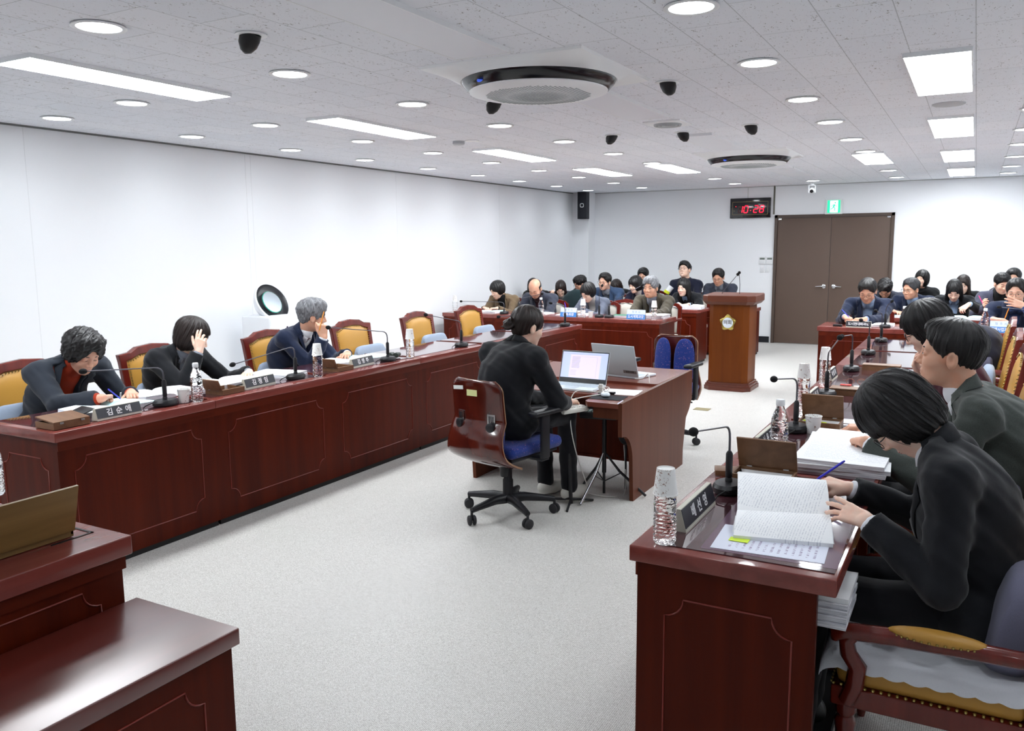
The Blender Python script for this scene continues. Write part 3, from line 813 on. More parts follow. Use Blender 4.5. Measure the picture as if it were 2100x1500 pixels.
# ---------------------------------------------------------------- the room
XL, XR, YB, YF, ZC = -6.42, 2.0, 14.14, -1.7, 2.57
TZ = .753
wall_m = mat('wall_paint', srgb(247, 249, 252), .75, spec=.25)
bump(wall_m, noise(wall_m, texco(wall_m), 220, 2), .04, .002)
floor_m = mat('vinyl_floor', srgb(178, 174, 168), .42, spec=.35)
_v = texco(floor_m); _f = noise(floor_m, _v, 260, 3, .7); _g = noise(floor_m, _v, 3, 2)
_n, _l, _b = nodes(floor_m)
_w = _n.new('ShaderNodeTexWave'); _w.inputs['Scale'].default_value = 46; _w.inputs['Distortion'].default_value = 7; _w.inputs['Detail'].default_value = 3; _w.inputs['Detail Scale'].default_value = 5
_l.new(_v, _w.inputs['Vector'])
_mx = mth(floor_m, 'ADD', mth(floor_m, 'MULTIPLY', _f, .6), mth(floor_m, 'MULTIPLY', _w.outputs['Fac'], .4))
setcol(floor_m, ramp(floor_m, _mx, [(.30, srgb(164, 161, 156)), (.52, srgb(207, 205, 200)), (.72, srgb(230, 229, 226))]))
bump(floor_m, _mx, .12, .003)
ceil_m = mat('ceiling_tile', srgb(236, 238, 241), .9, spec=.1)
_n, _l, _b = nodes(ceil_m)
_tc = _n.new('ShaderNodeTexCoord'); _mp = _n.new('ShaderNodeMapping')
_mp.inputs['Rotation'].default_value = (0, 0, PI/2); _mp.inputs['Location'].default_value = (0, .06, 0)
_l.new(_tc.outputs['Object'], _mp.inputs['Vector'])
_bt = _n.new('ShaderNodeTexBrick'); _l.new(_mp.outputs[0], _bt.inputs['Vector'])
_bt.inputs['Scale'].default_value = 1; _bt.inputs['Mortar Size'].default_value = .0024; _bt.inputs['Mortar Smooth'].default_value = .3
_bt.inputs['Brick Width'].default_value = .576; _bt.inputs['Row Height'].default_value = .288
_bt.inputs['Color1'].default_value = srgb(244, 246, 252); _bt.inputs['Color2'].default_value = srgb(239, 242, 249); _bt.inputs['Mortar'].default_value = srgb(200, 203, 208)
_bt.offset = .5
_vo = noise(ceil_m, texco(ceil_m, (1, .45, 1), rot=(0, 0, .5)), 62, 2.5, .75, 1.5)
_pit = ramp(ceil_m, _vo, [(.0, (0, 0, 0, 1)), (.635, (0, 0, 0, 1)), (.665, (1, 1, 1, 1)), (1, (1, 1, 1, 1))])
_mix = _n.new('ShaderNodeMixRGB'); _l.new(_pit, _mix.inputs[0]); _l.new(_bt.outputs[0], _mix.inputs[1]); _mix.inputs[2].default_value = srgb(160, 158, 156)
setcol(ceil_m, _mix.outputs[0])
struct('floor', MB().box(XL-.1, XR+.1, YF-.1, YB+.1, -.1, 0), floor_m)
struct('ceiling', MB().box(XL-.1, XR+.1, YF-.1, YB+.1, ZC, ZC+.1), ceil_m)
_wl = MB().box(XL-.1, XL, YF-.1, YB, 0, ZC)
struct('wall_left', _wl, wall_m)
struct('wall_right', MB().box(XR, XR+.1, YF-.1, YB, 0, ZC), wall_m)
struct('wall_front', MB().box(XL-.1, XR+.1, YF-.1, YF, 0, ZC), wall_m)
DX0, DX1, DH = -2.905, -1.115, 2.095
_wb = MB().box(XL-.1, DX0, YB, YB+.12, 0, ZC).box(DX1, XR+.1, YB, YB+.12, 0, ZC).box(DX0, DX1, YB, YB+.12, DH, ZC)
struct('wall_back', _wb, wall_m)
struct('wall_corner_pillar', MB().box(XL, -6.10, YB-.28, YB, 0, ZC), wall_m)
black_m = mat('black_vinyl', srgb(26, 27, 34), .5)
seam_m = mat('wall_seam', srgb(238, 240, 242), .75)
for i, (y, w) in enumerate(((3.9, .004), (6.12, .006), (6.19, .004), (8.6, .004), (11.2, .004))):
    struct('trim_%d' % (i+1), MB().box(XL, XL+.0015, y-w/2, y+w/2, .1, ZC-.02), seam_m)
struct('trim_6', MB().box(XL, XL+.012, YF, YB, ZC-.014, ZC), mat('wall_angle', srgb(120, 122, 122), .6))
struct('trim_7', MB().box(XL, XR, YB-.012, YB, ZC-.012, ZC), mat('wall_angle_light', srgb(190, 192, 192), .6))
struct('trim_8', MB().box(-3.36, -3.345, YB-.012, YB, 2.36, ZC), mat('cable_duct', srgb(228, 230, 230), .5))
struct('trim_9', MB().box(-2.94, -2.915, YB-.014, YB, 2.11, ZC), mat('door_crack', srgb(120, 118, 108), .8))
struct('baseboard_back', MB().box(-6.1, DX0-.03, YB-.012, YB, 0, .10).box(DX1+.03, XR, YB-.012, YB, 0, .10), black_m)
struct('baseboard_left', MB().box(XL, XL+.012, YF, YB, 0, .10), black_m)
struct('baseboard_right', MB().box(XR-.012, XR, YF, YB, 0, .10), black_m)
# double door
door_m = mat('door_paint', srgb(98, 80, 70), .55); _f = noise(door_m, texco(door_m), 160, 2); bump(door_m, _f, .1, .002)
chrome = mat('brushed_steel', srgb(200, 202, 205), .25, 1)
frame_m = mat('door_frame_paint', srgb(84, 70, 62), .5)
fr = MB().box(DX0, DX0+.045, YB-.03, YB+.1, 0, DH).box(DX1-.045, DX1, YB-.03, YB+.1, 0, DH).box(DX0, DX1, YB-.03, YB+.1, DH-.045, DH)
dr = tag(MB().box(DX0, DX0+.001, YB+.1, YB+.101, 0, .001).build('door_1', frame_m), kind='structure')
fr.build('door_frame', frame_m, dr)
xm = (DX0+DX1)/2-.02
for k, (a, b) in enumerate(((DX0+.047, xm-.003), (xm+.003, DX1-.047))):
    leaf = MB().box(a, b, YB-.006, YB+.04, .006, DH-.048, bev=.002).build('door_leaf', door_m, dr)
    hx = (xm-.075) if k == 0 else (xm+.075); s = -1 if k == 0 else 1
    h = MB(); T = Matrix.Translation((hx, YB-.006, .95)) @ Matrix.Rotation(PI/2, 4, 'X')
    h.lathe([(.034, 0), (.033, .008), (.018, .012), (.016, .045), (.02, .05), (0, .052)], 20, 0, T)
    h.tube([(hx, YB-.048, .95), (hx+s*.04, YB-.052, .952), (hx+s*.12, YB-.050, .946)], [.010, .009, .006], 10)
    h.build('door_handle', chrome, leaf)
    MB().box(a+.01 if k == 0 else b-.06, a+.06 if k == 0 else b-.01, YB-.012, YB-.004, DH-.075, DH-.055).build('hinge', chrome, leaf)
# exit sign
t = empty('exit_sign', (-2.0, YB, 2.09), 0, 'green running man exit light box above the brown double door', 'sign')
MB().box(-.130, .130, -.05, 0, 0, .235, bev=.004).build('sign_case', mat('sign_white', srgb(235, 238, 238), .4), t)
green = mat('sign_green', srgb(20, 175, 120), .4, emit=(.9, srgb(30, 200, 140))); signw = mat('sign_glow', srgb(225, 255, 245), .4, emit=(1.3, srgb(230, 255, 245)))
MB().box(-.095, .095, -.054, -.05, .02, .215).build('sign_panel', green, t)
p = MB(); F_ = lambda pts, w: p.tube([(a, -.056, b) for a, b in pts], w, 6)
p.prism([(-.055, .028), (.062, .028), (.062, .208), (-.055, .208)], -.0553, -.0545, 1, 0)
p.build('sign_door', signw, t)
p = MB(); F_([(.012, .150), (-.004, .112)], .013); F_([(.010, .148), (.036, .128), (.030, .108)], .006); F_([(.008, .146), (-.024, .136), (-.032, .114)], .006)
F_([(-.004, .112), (.018, .086), (.012, .050)], .008); F_([(-.004, .112), (-.024, .088), (-.048, .074)], .008); p.ell((.020, -.056, .176), (.012, .006, .012), 10)
p.build('running_figure', green, t)
# wall clock
t = empty('wall_clock', (-3.305, YB, 2.06), 0, 'black digital wall clock showing 10:28 in red', 'clock')
MB().box(-.33, .33, -.045, 0, 0, .325, bev=.006).build('clock_case', mat('clock_black', srgb(20, 20, 26), .12, spec=.6, coat=.3), t)
gold_l = mat('clock_line', srgb(150, 135, 90), .4)
p = MB()
for a, b, c, d in ((-.29, .29, .055, .060), (-.29, -.06, .262, .267), (.06, .29, .262, .267), (-.29, -.285, .055, .267), (.285, .29, .055, .267)): p.box(a, b, -.0465, -.0455, c, d)
v, f = text_mesh('DAARON', .030, .0003); p.add(v, f, 0, False, Matrix.Translation((0, -.0462, .266)) @ Matrix.Rotation(PI/2, 4, 'X'))
v, f = text_mesh('PM', .018, .0003); p.add(v, f, 0, False, Matrix.Translation((-.262, -.0462, .118)) @ Matrix.Rotation(PI/2, 4, 'X'))
p.build('clock_print', gold_l, t)
led = mat('led_red', srgb(255, 20, 45), .4, emit=(3.2, srgb(255, 16, 40))); ledoff = mat('led_off', srgb(70, 8, 14), .4)
segs = {'0': 'abcdef', '1': 'bc', '2': 'abged', '8': 'abcdefg'}
on = MB(); off = MB()
def digit(ch, x, w=.062, h=.110, z0=.088):
    sh = lambda a, b: (x+a+(b)*.16, b+z0)
    P = {'a': ((0, h), (w, h)), 'b': ((w, h), (w, h/2)), 'c': ((w, h/2), (w, 0)), 'd': ((0, 0), (w, 0)), 'e': ((0, h/2), (0, 0)), 'f': ((0, h), (0, h/2)), 'g': ((0, h/2), (w, h/2))}
    for k, (a, b) in P.items():
        A_, B_ = sh(*a), sh(*b); m = on if k in segs[ch] else off
        e = .12
        A2 = (A_[0]+(B_[0]-A_[0])*e, A_[1]+(B_[1]-A_[1])*e); B2 = (B_[0]+(A_[0]-B_[0])*e, B_[1]+(A_[1]-B_[1])*e)
        m.tube([(A2[0], -.047, A2[1]), (B2[0], -.047, B2[1])], .0062, 6)
for ch, x in (('1', -.195), ('0', -.105), ('2', .055), ('8', .150)): digit(ch, x)
on.ell((.010, -.047, .122), (.006, .004, .006), 8); on.ell((.016, -.047, .175), (.006, .004, .006), 8); on.ell((-.232, -.047, .190), (.005, .003, .005), 8)
on.build('clock_digits', led, t); off.build('unlit_segments', ledoff, t)
# thermostats and switches
plast = mat('white_plastic', srgb(236, 238, 240), .4); lcd = mat('lcd_grey', srgb(120, 128, 122), .3)
for k, x in enumerate((-3.085, -2.965)):
    t = empty('thermostat', (x, YB, 1.30), 0, ('white thermostat with grey display, %s of the pair left of the door' % ('left', 'right')[k]), 'thermostat', 'thermostats')
    MB().box(-.056, .056, -.02, 0, 0, .125, bev=.004).build('thermostat_case', plast, t)
    MB().box(-.040, .040, -.022, -.019, .075, .108).build('display', lcd, t)
for k, x in enumerate((-3.085, -3.005)):
    t = empty('light_switch', (x, YB, 1.165), 0, ('white rocker light switch, %s of the pair under the thermostats' % ('left', 'right')[k]), 'light switch', 'light switches')
    MB().box(-.036, .036, -.010, 0, 0, .115, bev=.003).build('switch_plate', plast, t)
    MB().box(-.018, .018, -.014, -.009, .03, .088, bev=.002).build('rocker', plast, t)
# ceiling camera
t = empty('security_camera', (-2.245, 13.55, ZC), 0, 'white round security camera hanging from the ceiling near the door', 'camera')
MB().lathe([(.062, 0), (.062, -.025), (.03, -.035), (.03, -.06)], 20).build('mount', plast, t)
MB().box(-.055, -.040, -.03, .03, -.17, -.05, bev=.004).box(.040, .055, -.03, .03, -.17, -.05, bev=.004).box(-.055, .055, -.03, .03, -.065, -.05, bev=.004).build('yoke', plast, t)
MB().ell((0, 0, -.135), (.046, .055, .046), 20).build('camera_body', plast, t)
MB().lathe([(.024, 0), (.026, .012), (.02, .02), (0, .021)], 16, 0, Matrix.Translation((0, -.046, -.145)) @ Matrix.Rotation(PI/2+.25, 4, 'X')).build('lens', mat('lens_black', srgb(10, 10, 14), .1), t)
# speaker in the corner
t = empty('wall_speaker', (-6.16, YB-.28, 2.10), 0, 'black column loudspeaker hung high in the far left corner', 'speaker')
spk = mat('speaker_black', srgb(28, 30, 40), .6)
T = Matrix.Rotation(.12, 4, 'Z')
MB().box(-.085, .085, -.22, -.05, 0, .50, 0, T, bev=.008).build('speaker_cabinet', spk, t)
MB().box(-.075, .075, -.228, -.218, .015, .485, 0, T, bev=.004).build('grille', mat('grille_black', srgb(24, 26, 34), .8), t)
b = MB(); b.tube([(.0+.03*math.copysign(abs(math.cos(a))**.5, math.cos(a)), -.230, .235+.03*math.copysign(abs(math.sin(a))**.5, math.sin(a))) for a in [2*PI*k/16 for k in range(16)]], .006, 6, 0, T, closed=True)
b.build('badge', plast, t)
MB().box(-.02, .02, -.06, .0, .2, .3).tube([(0, -.15, .5), (0, -.12, .55)], .01, 8).build('bracket', spk, t)
# ---------------------------------------------------------------- ceiling fittings
lampw = mat('lamp_trim', srgb(244, 246, 248), .4)
e_down = mat('downlight_glow', (1, 1, 1, 1), .5, emit=(LAMP_DOWN, (.90, .955, 1, 1)))
e_pan = mat('panel_glow', (1, 1, 1, 1), .5, emit=(LAMP_PANEL, (.93, .97, 1, 1)))
dl = empty('ceiling_downlight', (0, 0, 0))
MB().lathe([(.092, .0), (.110, -.003), (.112, -.008), (.104, -.012), (.090, -.008), (.090, 0)], 28, caps=False).build('trim_ring', lampw, dl)
MB().lathe([(.0, -.0055), (.090, -.0055), (.0905, .0)], 28, caps=False).build('diffuser', e_down, dl)
spd = bpy.data.lights.new('downlight_beam', 'SPOT'); spd.energy = LAMP_SPOT; spd.color = (.90, .955, 1); spd.spot_size = math.radians(140); spd.spot_blend = 1; spd.shadow_soft_size = .07
spo = bpy.data.objects.new('lamp', spd); COL.objects.link(spo); spo.parent = dl; spo.location = (0, 0, -.02)
ORD = ['nearest', 'second', 'third', 'fourth', 'fifth', 'sixth', 'seventh', 'eighth', 'ninth', 'tenth', 'eleventh']
def ordl(i): return ORD[i] if i == 0 else ORD[i]+' nearest'
cols = {'row closest to the left wall': [(-5.86, y) for y in (3.82, 5.01, 6.18, 7.30, 8.50, 9.66, 10.82, 12.05, 13.28)],
        'second row from the left wall': [(-4.86, y) for y in (3.69, 4.86, 6.03, 7.14, 8.31, 9.49, 10.70, 11.97, 13.19)],
        'long row left of the round air conditioners': [(-3.34, y) for y in (1.15, 2.40, 3.54, 4.68, 5.85, 7.03, 8.22, 9.38, 10.87, 12.05, 13.20)],  # lamp just beyond the far panel is added to brighten the back wall
        'long row right of the round air conditioners': [(-1.058, y) for y in (1.0, 2.2, 3.41, 4.60, 5.88, 7.06, 8.31, 9.46, 10.96, 12.05, 13.34)],  # near ones out of view; lamp beyond the far panel added for more light
        'row at the right edge of the picture': [(.32, y) for y in (2.3, 3.5, 4.7, 5.9, 7.15, 8.39, 9.62, 10.95, 12.28, 13.44)]}
for nm, pts in cols.items():
    for i, (x, y) in enumerate(pts):
        place(dl, (x, y, ZC), 0, 'round recessed ceiling downlight, %s in the %s' % (ordl(i), nm), 'ceiling downlights', 'ceiling light')
place(dl, (-2.2, 13.30, ZC), 0, 'round recessed ceiling downlight beside the white security camera', 'ceiling downlights', 'ceiling light')
for i, y in enumerate((.6, 1.8, 3.0, 4.2, 5.4, 6.6, 7.8, 9.0, 10.2, 11.4, 12.9)):  # unseen row assumed by symmetry, filled in for more light at right and back
    place(dl, (1.3, y, ZC), 0, 'unseen round recessed ceiling downlight out at the right wall, %s' % ordl(i), 'ceiling downlights', 'ceiling light')
def panel_proto(lit):
    e = empty('ceiling_panel_light' if lit else 'unlit_panel_light', (0, 0, 0))
    z0 = -.022
    MB().box(-.150, .150, -.625, .625, z0+.006, 0).box(-.156, .156, -.631, -.625, z0, 0).box(-.156, .156, .625, .631, z0, 0).box(-.156, -.150, -.631, .631, z0, 0).box(.150, .156, -.631, .631, z0, 0).build('light_housing', lampw, e)
    MB().box(-.149, .149, -.624, .624, z0+.001, z0+.007).build('diffuser', e_pan if lit else mat('diffuser_off', srgb(238, 240, 246), .5), e)
    return e
pl = panel_proto(True); pu = panel_proto(False)
K = (2.548-EYE)/(ZC-EYE)
rows = {'left': (-4.32*K, (3.24, 5.54, 7.92, 10.30)), 'right': (-.225*K-.01, (5.54, 8.05, 10.65, 13.05))}
for nm, (x, ys) in rows.items():
    for i, y in enumerate(ys):
        place(pl, (x, y*K, ZC), 0, 'bright rectangular panel light, %s in the %s panel row' % (ordl(i), nm), 'lit ceiling panels', 'ceiling light')
place(pl, (-3.39*K, 10.35*K, ZC), 0, 'bright rectangular panel light among the far downlights left of centre', 'lit ceiling panels', 'ceiling light')
place(pl, (-1.08*K, 10.45*K, ZC), 0, 'bright rectangular panel light beyond the long right downlight row', 'lit ceiling panels', 'ceiling light')
place(pl, (-4.32*K, .85, ZC), 0, 'bright rectangular panel light over the chair of the front desk', 'lit ceiling panels', 'ceiling light')
for i, y in enumerate((3.16-1.33, 3.10, 5.55, 8.0, 10.4, 11.75)):
    place(pu, (-2.235*K, y*K, ZC), 0, ['unlit white ceiling panel at the top edge, nearest the camera', 'unlit white ceiling panel ending at the large round air conditioner', 'unlit white ceiling panel right behind the large round air conditioner', 'unlit white ceiling panel just before the far air conditioner', 'unlit white ceiling panel right behind the far air conditioner', 'unlit white ceiling panel reaching the security camera'][i], 'unlit ceiling panels', 'ceiling light')
# black spot lamps
sp = empty('eyeball_spotlight', (0, 0, 0))
MB().lathe([(.040, -.001), (.068, -.001), (.070, -.006), (.062, -.009), (.040, -.007)], 24, caps=False).build('trim_ring', lampw, sp)
bk = mat('spot_black', srgb(22, 22, 24), .45)
TT = Matrix.Rotation(.5, 4, 'Y')
MB().lathe([(.0, .01), (.044, .008), (.046, -.02), (.042, -.050), (.026, -.078), (.004, -.090)], 24, 0, TT).build('spot_head', bk, sp)
for (x, y, rz, l) in ((-2.89, 2.83, 0, 'black eyeball spot lamp nearest the camera at the upper left'), (-2.83, 4.90, .4, 'black eyeball spot lamp just left below the large air conditioner'), (-1.644, 4.86, 2.6, 'black eyeball spot lamp right of the large air conditioner'),
                      (-2.805, 6.88, .6, 'black eyeball spot lamp between two downlights in the middle distance'), (-1.64, 6.90, 3.0, 'black eyeball spot lamp in front of the far air conditioner'), (-2.235, 7.02, 3.6, 'black eyeball spot lamp at the tip of an unlit panel')):
    place(sp, (x, y, ZC), rz, l, 'eyeball spotlights', 'spotlight')
# cassette air conditioners
def ac_unit():
    e = empty('air_conditioner', (0, 0, 0))
    pw = mat('ac_white', srgb(246, 248, 250), .35)
    m = MB(); n = 48; z = -.02
    ring = [(.435*math.cos(2*PI*k/n), .435*math.sin(2*PI*k/n)) for k in range(n)]
    def sq(r, k):
        a = 2*PI*k/n; c, s = math.cos(a), math.sin(a); q = r/max(abs(c), abs(s)); return (q*c, q*s)
    vs = [(*sq(.475, k), -.004) for k in range(n)]+[(*sq(.470, k), -.014) for k in range(n)]+[(x, y, -.052) for x, y in ring]+[(x*.985, y*.985, -.050) for x, y in ring]
    m.add(vs, [[j*n+k, j*n+(k+1) % n, (j+1)*n+(k+1) % n, (j+1)*n+k] for j in range(3) for k in range(n)], 0, True)
    m.box(-.475, .475, -.475, .475, -.004, 0)
    m.build('face_plate', pw, e)
    MB().lathe([(.4285, -.049), (.424, -.060), (.388, -.100), (.360, -.101)], n, caps=False).build('air_ring', mat('ac_black', srgb(14, 16, 24), .2, spec=.6), e)
    MB().lathe([(.372, -.098), (.384, -.101), (.383, -.106), (.360, -.113), (.28, -.122), (.18, -.128), (.0, -.131)], n, caps=False).build('round_cover', pw, e)
    g = MB(); sl = mat('ac_grille', srgb(158, 166, 168), .7)
    N = 16
    for i in range(-N, N+1):
        for j in range(-N, N+1):
            x, y = i*.018, j*.018
            if x*x+y*y < .285**2: g.box(x-.0060, x+.0060, y-.0040, y+.0040, -.1322+.115*(x*x+y*y), -.125+.115*(x*x+y*y))
    g.build('grille', sl, e)
    b = MB(); b.lathe([(.0, 0), (.016, 0), (.018, .004)], 14, 0, Matrix.Translation((-.15, -.375, -.084)) @ Matrix.Rotation(.85, 4, 'X')); b.build('badge', mat('ac_badge', srgb(60, 80, 150), .3, emit=(.6, srgb(60, 90, 200))), e)
    return e
ac = ac_unit()
place(ac, (-2.175, 4.245, ZC), 0, 'large round faced ceiling air conditioner nearest the camera', 'ceiling air conditioners', 'air conditioner')
place(ac, (-2.165, 9.10, ZC), 0, 'far round faced ceiling air conditioner near the security camera', 'ceiling air conditioners', 'air conditioner')
# diffuser and detectors
t = empty('ceiling_vent', (-2.17, 6.45, ZC), 0, 'square white air diffuser with concentric rings in the ceiling', 'ceiling vent')
m = MB().box(-.15, .15, -.16, .16, -.012, 0, bev=.003); m.build('vent_plate', lampw, t)
m = MB()
for r in (.11, .08, .05): m.lathe([(r, -.012), (r-.006, -.026), (r-.022, -.020), (r-.024, -.012)], 24, caps=False)
m.build('vent_rings', mat('vent_grey', srgb(176, 180, 182), .5), t)
t = empty('smoke_detector', (-4.16, 6.53, ZC), 0, 'pale round ceiling detector beside the second left panel light', 'detector')
MB().lathe([(.055, 0), (.055, -.025), (.045, -.032), (0, -.034)], 20).build('detector_body', mat('detector_grey', srgb(190, 194, 200), .5), t)
MB().lathe([(.065, 0), (.065, -.006), (0, -.008)], 20, 0, Matrix.Translation((.13, .02, 0))).build('blank_plate', lampw, t)
t = empty('ceiling_speaker', (-.225, 6.62, ZC), 0, 'flat round white ceiling speaker between the right panel lights', 'ceiling speaker')
MB().lathe([(.105, 0), (.105, -.005), (.095, -.010), (0, -.010)], 28).build('cover_plate', mat('cover_grey', srgb(196, 199, 203), .6), t)
# ---------------------------------------------------------------- desks
W_FRONT = wood('mahogany_front', srgb(64, 16, 5), srgb(88, 26, 7), .40, 2, 10, .14)
W_TOP = wood('mahogany_top', srgb(112, 52, 46), srgb(136, 66, 58), .22, 1, 10, .5, coat=.3)
W_APRON = wood('mahogany_edge', srgb(72, 20, 7), srgb(98, 32, 13), .38, 1, 10, .16)
W_BEAD = mat('bead_red', srgb(124, 44, 34), .35)
W_PALE = wood('walnut_box', srgb(104, 72, 48), srgb(134, 98, 70), .45, 1, 14)
DARKGLASS = mat('desk_glass', srgb(74, 42, 48), .06, spec=.7, coat=.6)
kick_m = mat('kick_black', srgb(14, 14, 16), .6)
PAD = mat('under_sheet', srgb(176, 172, 186), .10, spec=.6, coat=.4)
def bead(mb, a0, a1, z0, z1, put, r=.065, w=.0028):
    """moulded line with hollow corners; put(a, z) -> point on the panel"""
    pts = []
    for cx, cz, t0 in ((a0, z1, 0), (a1, z1, -PI/2), (a1, z0, -PI), (a0, z0, -1.5*PI)):
        for i in range(7):
            t = {0: -PI/2+i*PI/12, 1: PI+0-(-i)*PI/12, 2: PI/2+i*PI/12, 3: i*PI/12}[{0: 0, -PI/2: 1, -PI: 2, -1.5*PI: 3}[t0]]
            pts.append((cx+r*math.cos(t), cz+r*math.sin(t)))
    mb.tube([put(a, z) for a, z in pts], w, 6, closed=True)
def desk(label, cat_group, x0, x1, y0, y1, front, seats, ends=(True, True), z=TZ, name='council_desk', inset=.02, topm=None, glass=True, sh=.0):
    """front: '+x', '-x', '-y' says which long face carries the panel"""
    cx, cy = (x0+x1)/2, (y0+y1)/2
    e = empty(name, (cx, cy, 0), 0, label, 'desk', cat_group)
    X0, X1, Y0, Y1 = x0-cx, x1-cx, y0-cy, y1-cy
    along_y = front in ('+x', '-x')
    top = MB().box(X0, X1, Y0+.001, Y1-.001, z-.048, z, bev=.004); top.build('desktop', [topm or W_TOP], e)
    t = .025; i = inset
    if front == '+x': fx = X1-i; pan = (fx-t, fx, Y0+i*ends[0], Y1-i*ends[1])
    if front == '-x': fx = X0+i; pan = (fx, fx+t, Y0+i*ends[0], Y1-i*ends[1])
    if front == '-y': fx = Y0+i; pan = (X0+i*ends[0], X1-i*ends[1], fx, fx+t)
    m = MB().box(pan[0], pan[1], pan[2], pan[3], .03, z-.048, 0)
    m.build('front_panel', W_FRONT, e)
    b = MB(); n = seats
    A0, A1 = (Y0, Y1) if along_y else (X0, X1)
    off = {'+x': fx+.0005, '-x': fx-.0005, '-y': fx-.0005}[front]
    for k in range(n):
        a0 = A0+(A1-A0)*k/n+.10; a1 = A0+(A1-A0)*(k+1)/n-.10
        put = (lambda a, q: (off, a, q)) if along_y else (lambda a, q: (a, off, q))
        bead(b, a0, a1, .13, z-.145, put)
    b.build('panel_moulding', W_BEAD, e)
    # apron band just under the top
    if along_y:
        s = 1 if front == '+x' else -1
        MB().box(min(fx, fx+s*.006), max(fx, fx+s*.006), pan[2], pan[3], z-.095, z-.048).build('apron', W_APRON, e)
    else: MB().box(pan[0], pan[1], fx-.006, fx, z-.095, z-.048).build('apron', W_APRON, e)
    # side panels
    for k, on in enumerate(ends):
        if along_y:
            yy = Y0+i if k == 0 else Y1-i-t
            if not on: yy = Y0+.002 if k == 0 else Y1-t-.002
            xa, xb = (X0+.02, fx-t) if front == '+x' else (fx+t, X1-.02-sh)
            m = MB().box(xa, xb, yy, yy+t, .03, z-.048); s_ = m.build('side_panel', W_FRONT, e)
            if on:
                bb = MB(); yo = yy-.0005 if k == 0 else yy+t+.0005
                bead(bb, min(xa, xb)+.06, max(xa, xb)-.06, .10, z-.145, lambda a, q: (a, yo, q), .055)
                bb.build('moulding', W_BEAD, s_)
        else:
            xx = X0+i if k == 0 else X1-i-t
            if not on: xx = X0+.002 if k == 0 else X1-t-.002
            MB().box(xx, xx+t, fx+t, Y1-.02, .03, z-.048).build('side_panel', W_FRONT, e)
    # inner shelf and plinth
    if along_y:
        xa, xb = (X0+.10, fx-t) if front == '+x' else (fx+t, X1-.06)
        MB().box(xa, xb, Y0+t+.02, Y1-t-.02, z-.19, z-.172).build('shelf', W_FRONT, e)
        MB().box(min(xa, xb)+.04, max(xa, xb), Y0+.03, Y1-.03, 0, .03).box(min(pan[0], pan[1])+.004, max(pan[0], pan[1])-.004, pan[2]+.01, pan[3]-.01, 0, .03).build('plinth', kick_m, e)
    else:
        MB().box(X0+t+.02, X1-t-.02, fx+t, Y1-.10, z-.19, z-.172).build('shelf', W_FRONT, e)
        MB().box(pan[0]+.01, pan[1]-.01, fx+.004, Y1-.05, 0, .03).build('plinth', kick_m, e)
    if glass:
        for k in range(n):
            a0 = A0+(A1-A0)*k/n; a1 = A0+(A1-A0)*(k+1)/n
            if along_y:
                ga, gb = (X0+.012, X1-.085) if front == '+x' else (X0+.085, X1-.012)
                MB().box(ga, gb, a0+.045, a1-.045, z-.001, z+.003).build('glass_pane', DARKGLASS, e)
                MB().box(ga-.004, gb+.02, a1-.014, a1-.002, z-.001, z+.006).build('divider', W_APRON, e)
    return e
LX0, LX1 = -4.36, -3.80
desk('leftmost single desk of the left row, its short end facing the camera', 'left row of council desks', LX0, LX1, 2.33, 3.30, '+x', 1, (True, False))
desk('double desk of the left row carrying the second and third name plates', 'left row of council desks', LX0, LX1, 3.30, 5.35, '+x', 2, (False, False))
desk('single left row desk behind the rolling chair, with one bare microphone', 'left row of council desks', LX0, LX1, 5.35, 6.40, '+x', 1, (False, False))
desk('farthest double desk of the left row, partly behind the typist', 'left row of council desks', LX0, LX1, 6.40, 8.47, '+x', 2, (False, True))
RX0, RX1 = -.835, -.262
desk('nearest desk of the right row with the big open book on it', 'right row of council desks', RX0, RX1, 2.20, 3.17, '-x', 1, (True, False), sh=.03)
desk('double desk of the right row holding the paper stack and paper cup', 'right row of council desks', RX0, RX1, 3.17, 5.30, '-x', 2, (False, False))
desk('empty topped right row desk right after the burgundy dressed woman', 'right row of council desks', RX0, RX1, 5.30, 6.36, '-x', 1, (False, False))
desk('farthest double desk of the right row with two bare microphones', 'right row of council desks', RX0, RX1, 6.36, 8.25, '-x', 2, (False, True))
desk('long witness desk at the back left behind the yellow chairs', 'witness desks', -6.22, -4.70, 9.28, 9.88, '-y', 2, (True, False), glass=False, inset=.015)
desk('witness desk with two blue name cards at the back centre', 'witness desks', -4.70, -3.17, 9.28, 9.88, '-y', 1, (False, True), glass=False, inset=.015)
desk('second row desk behind the blue carded witness desk, beside the lectern', 'second row desks', -5.2, -3.24, 11.0, 11.55, '-y', 2, (True, True), glass=False, inset=.015)
desk('third row desk at the back wall, half hidden by the lectern', 'back row desks', -5.1, -2.75, 12.15, 12.62, '-y', 2, (True, True), z=.70, glass=False, inset=.015)
desk('witness desk at the back right with the black name plate', 'witness desks', -1.43, .02, 9.28, 9.88, '-y', 1, (True, False), glass=False, inset=.015)
desk('witness desk at the right edge with the blue name card', 'witness desks', .02, 1.46, 9.28, 9.88, '-y', 1, (False, True), glass=False, inset=.015)
desk('second row desk at the back right under a pale blue book', 'second row desks', -1.0, 1.0, 10.95, 11.48, '-y', 2, (True, True), z=.735, glass=False, inset=.015)
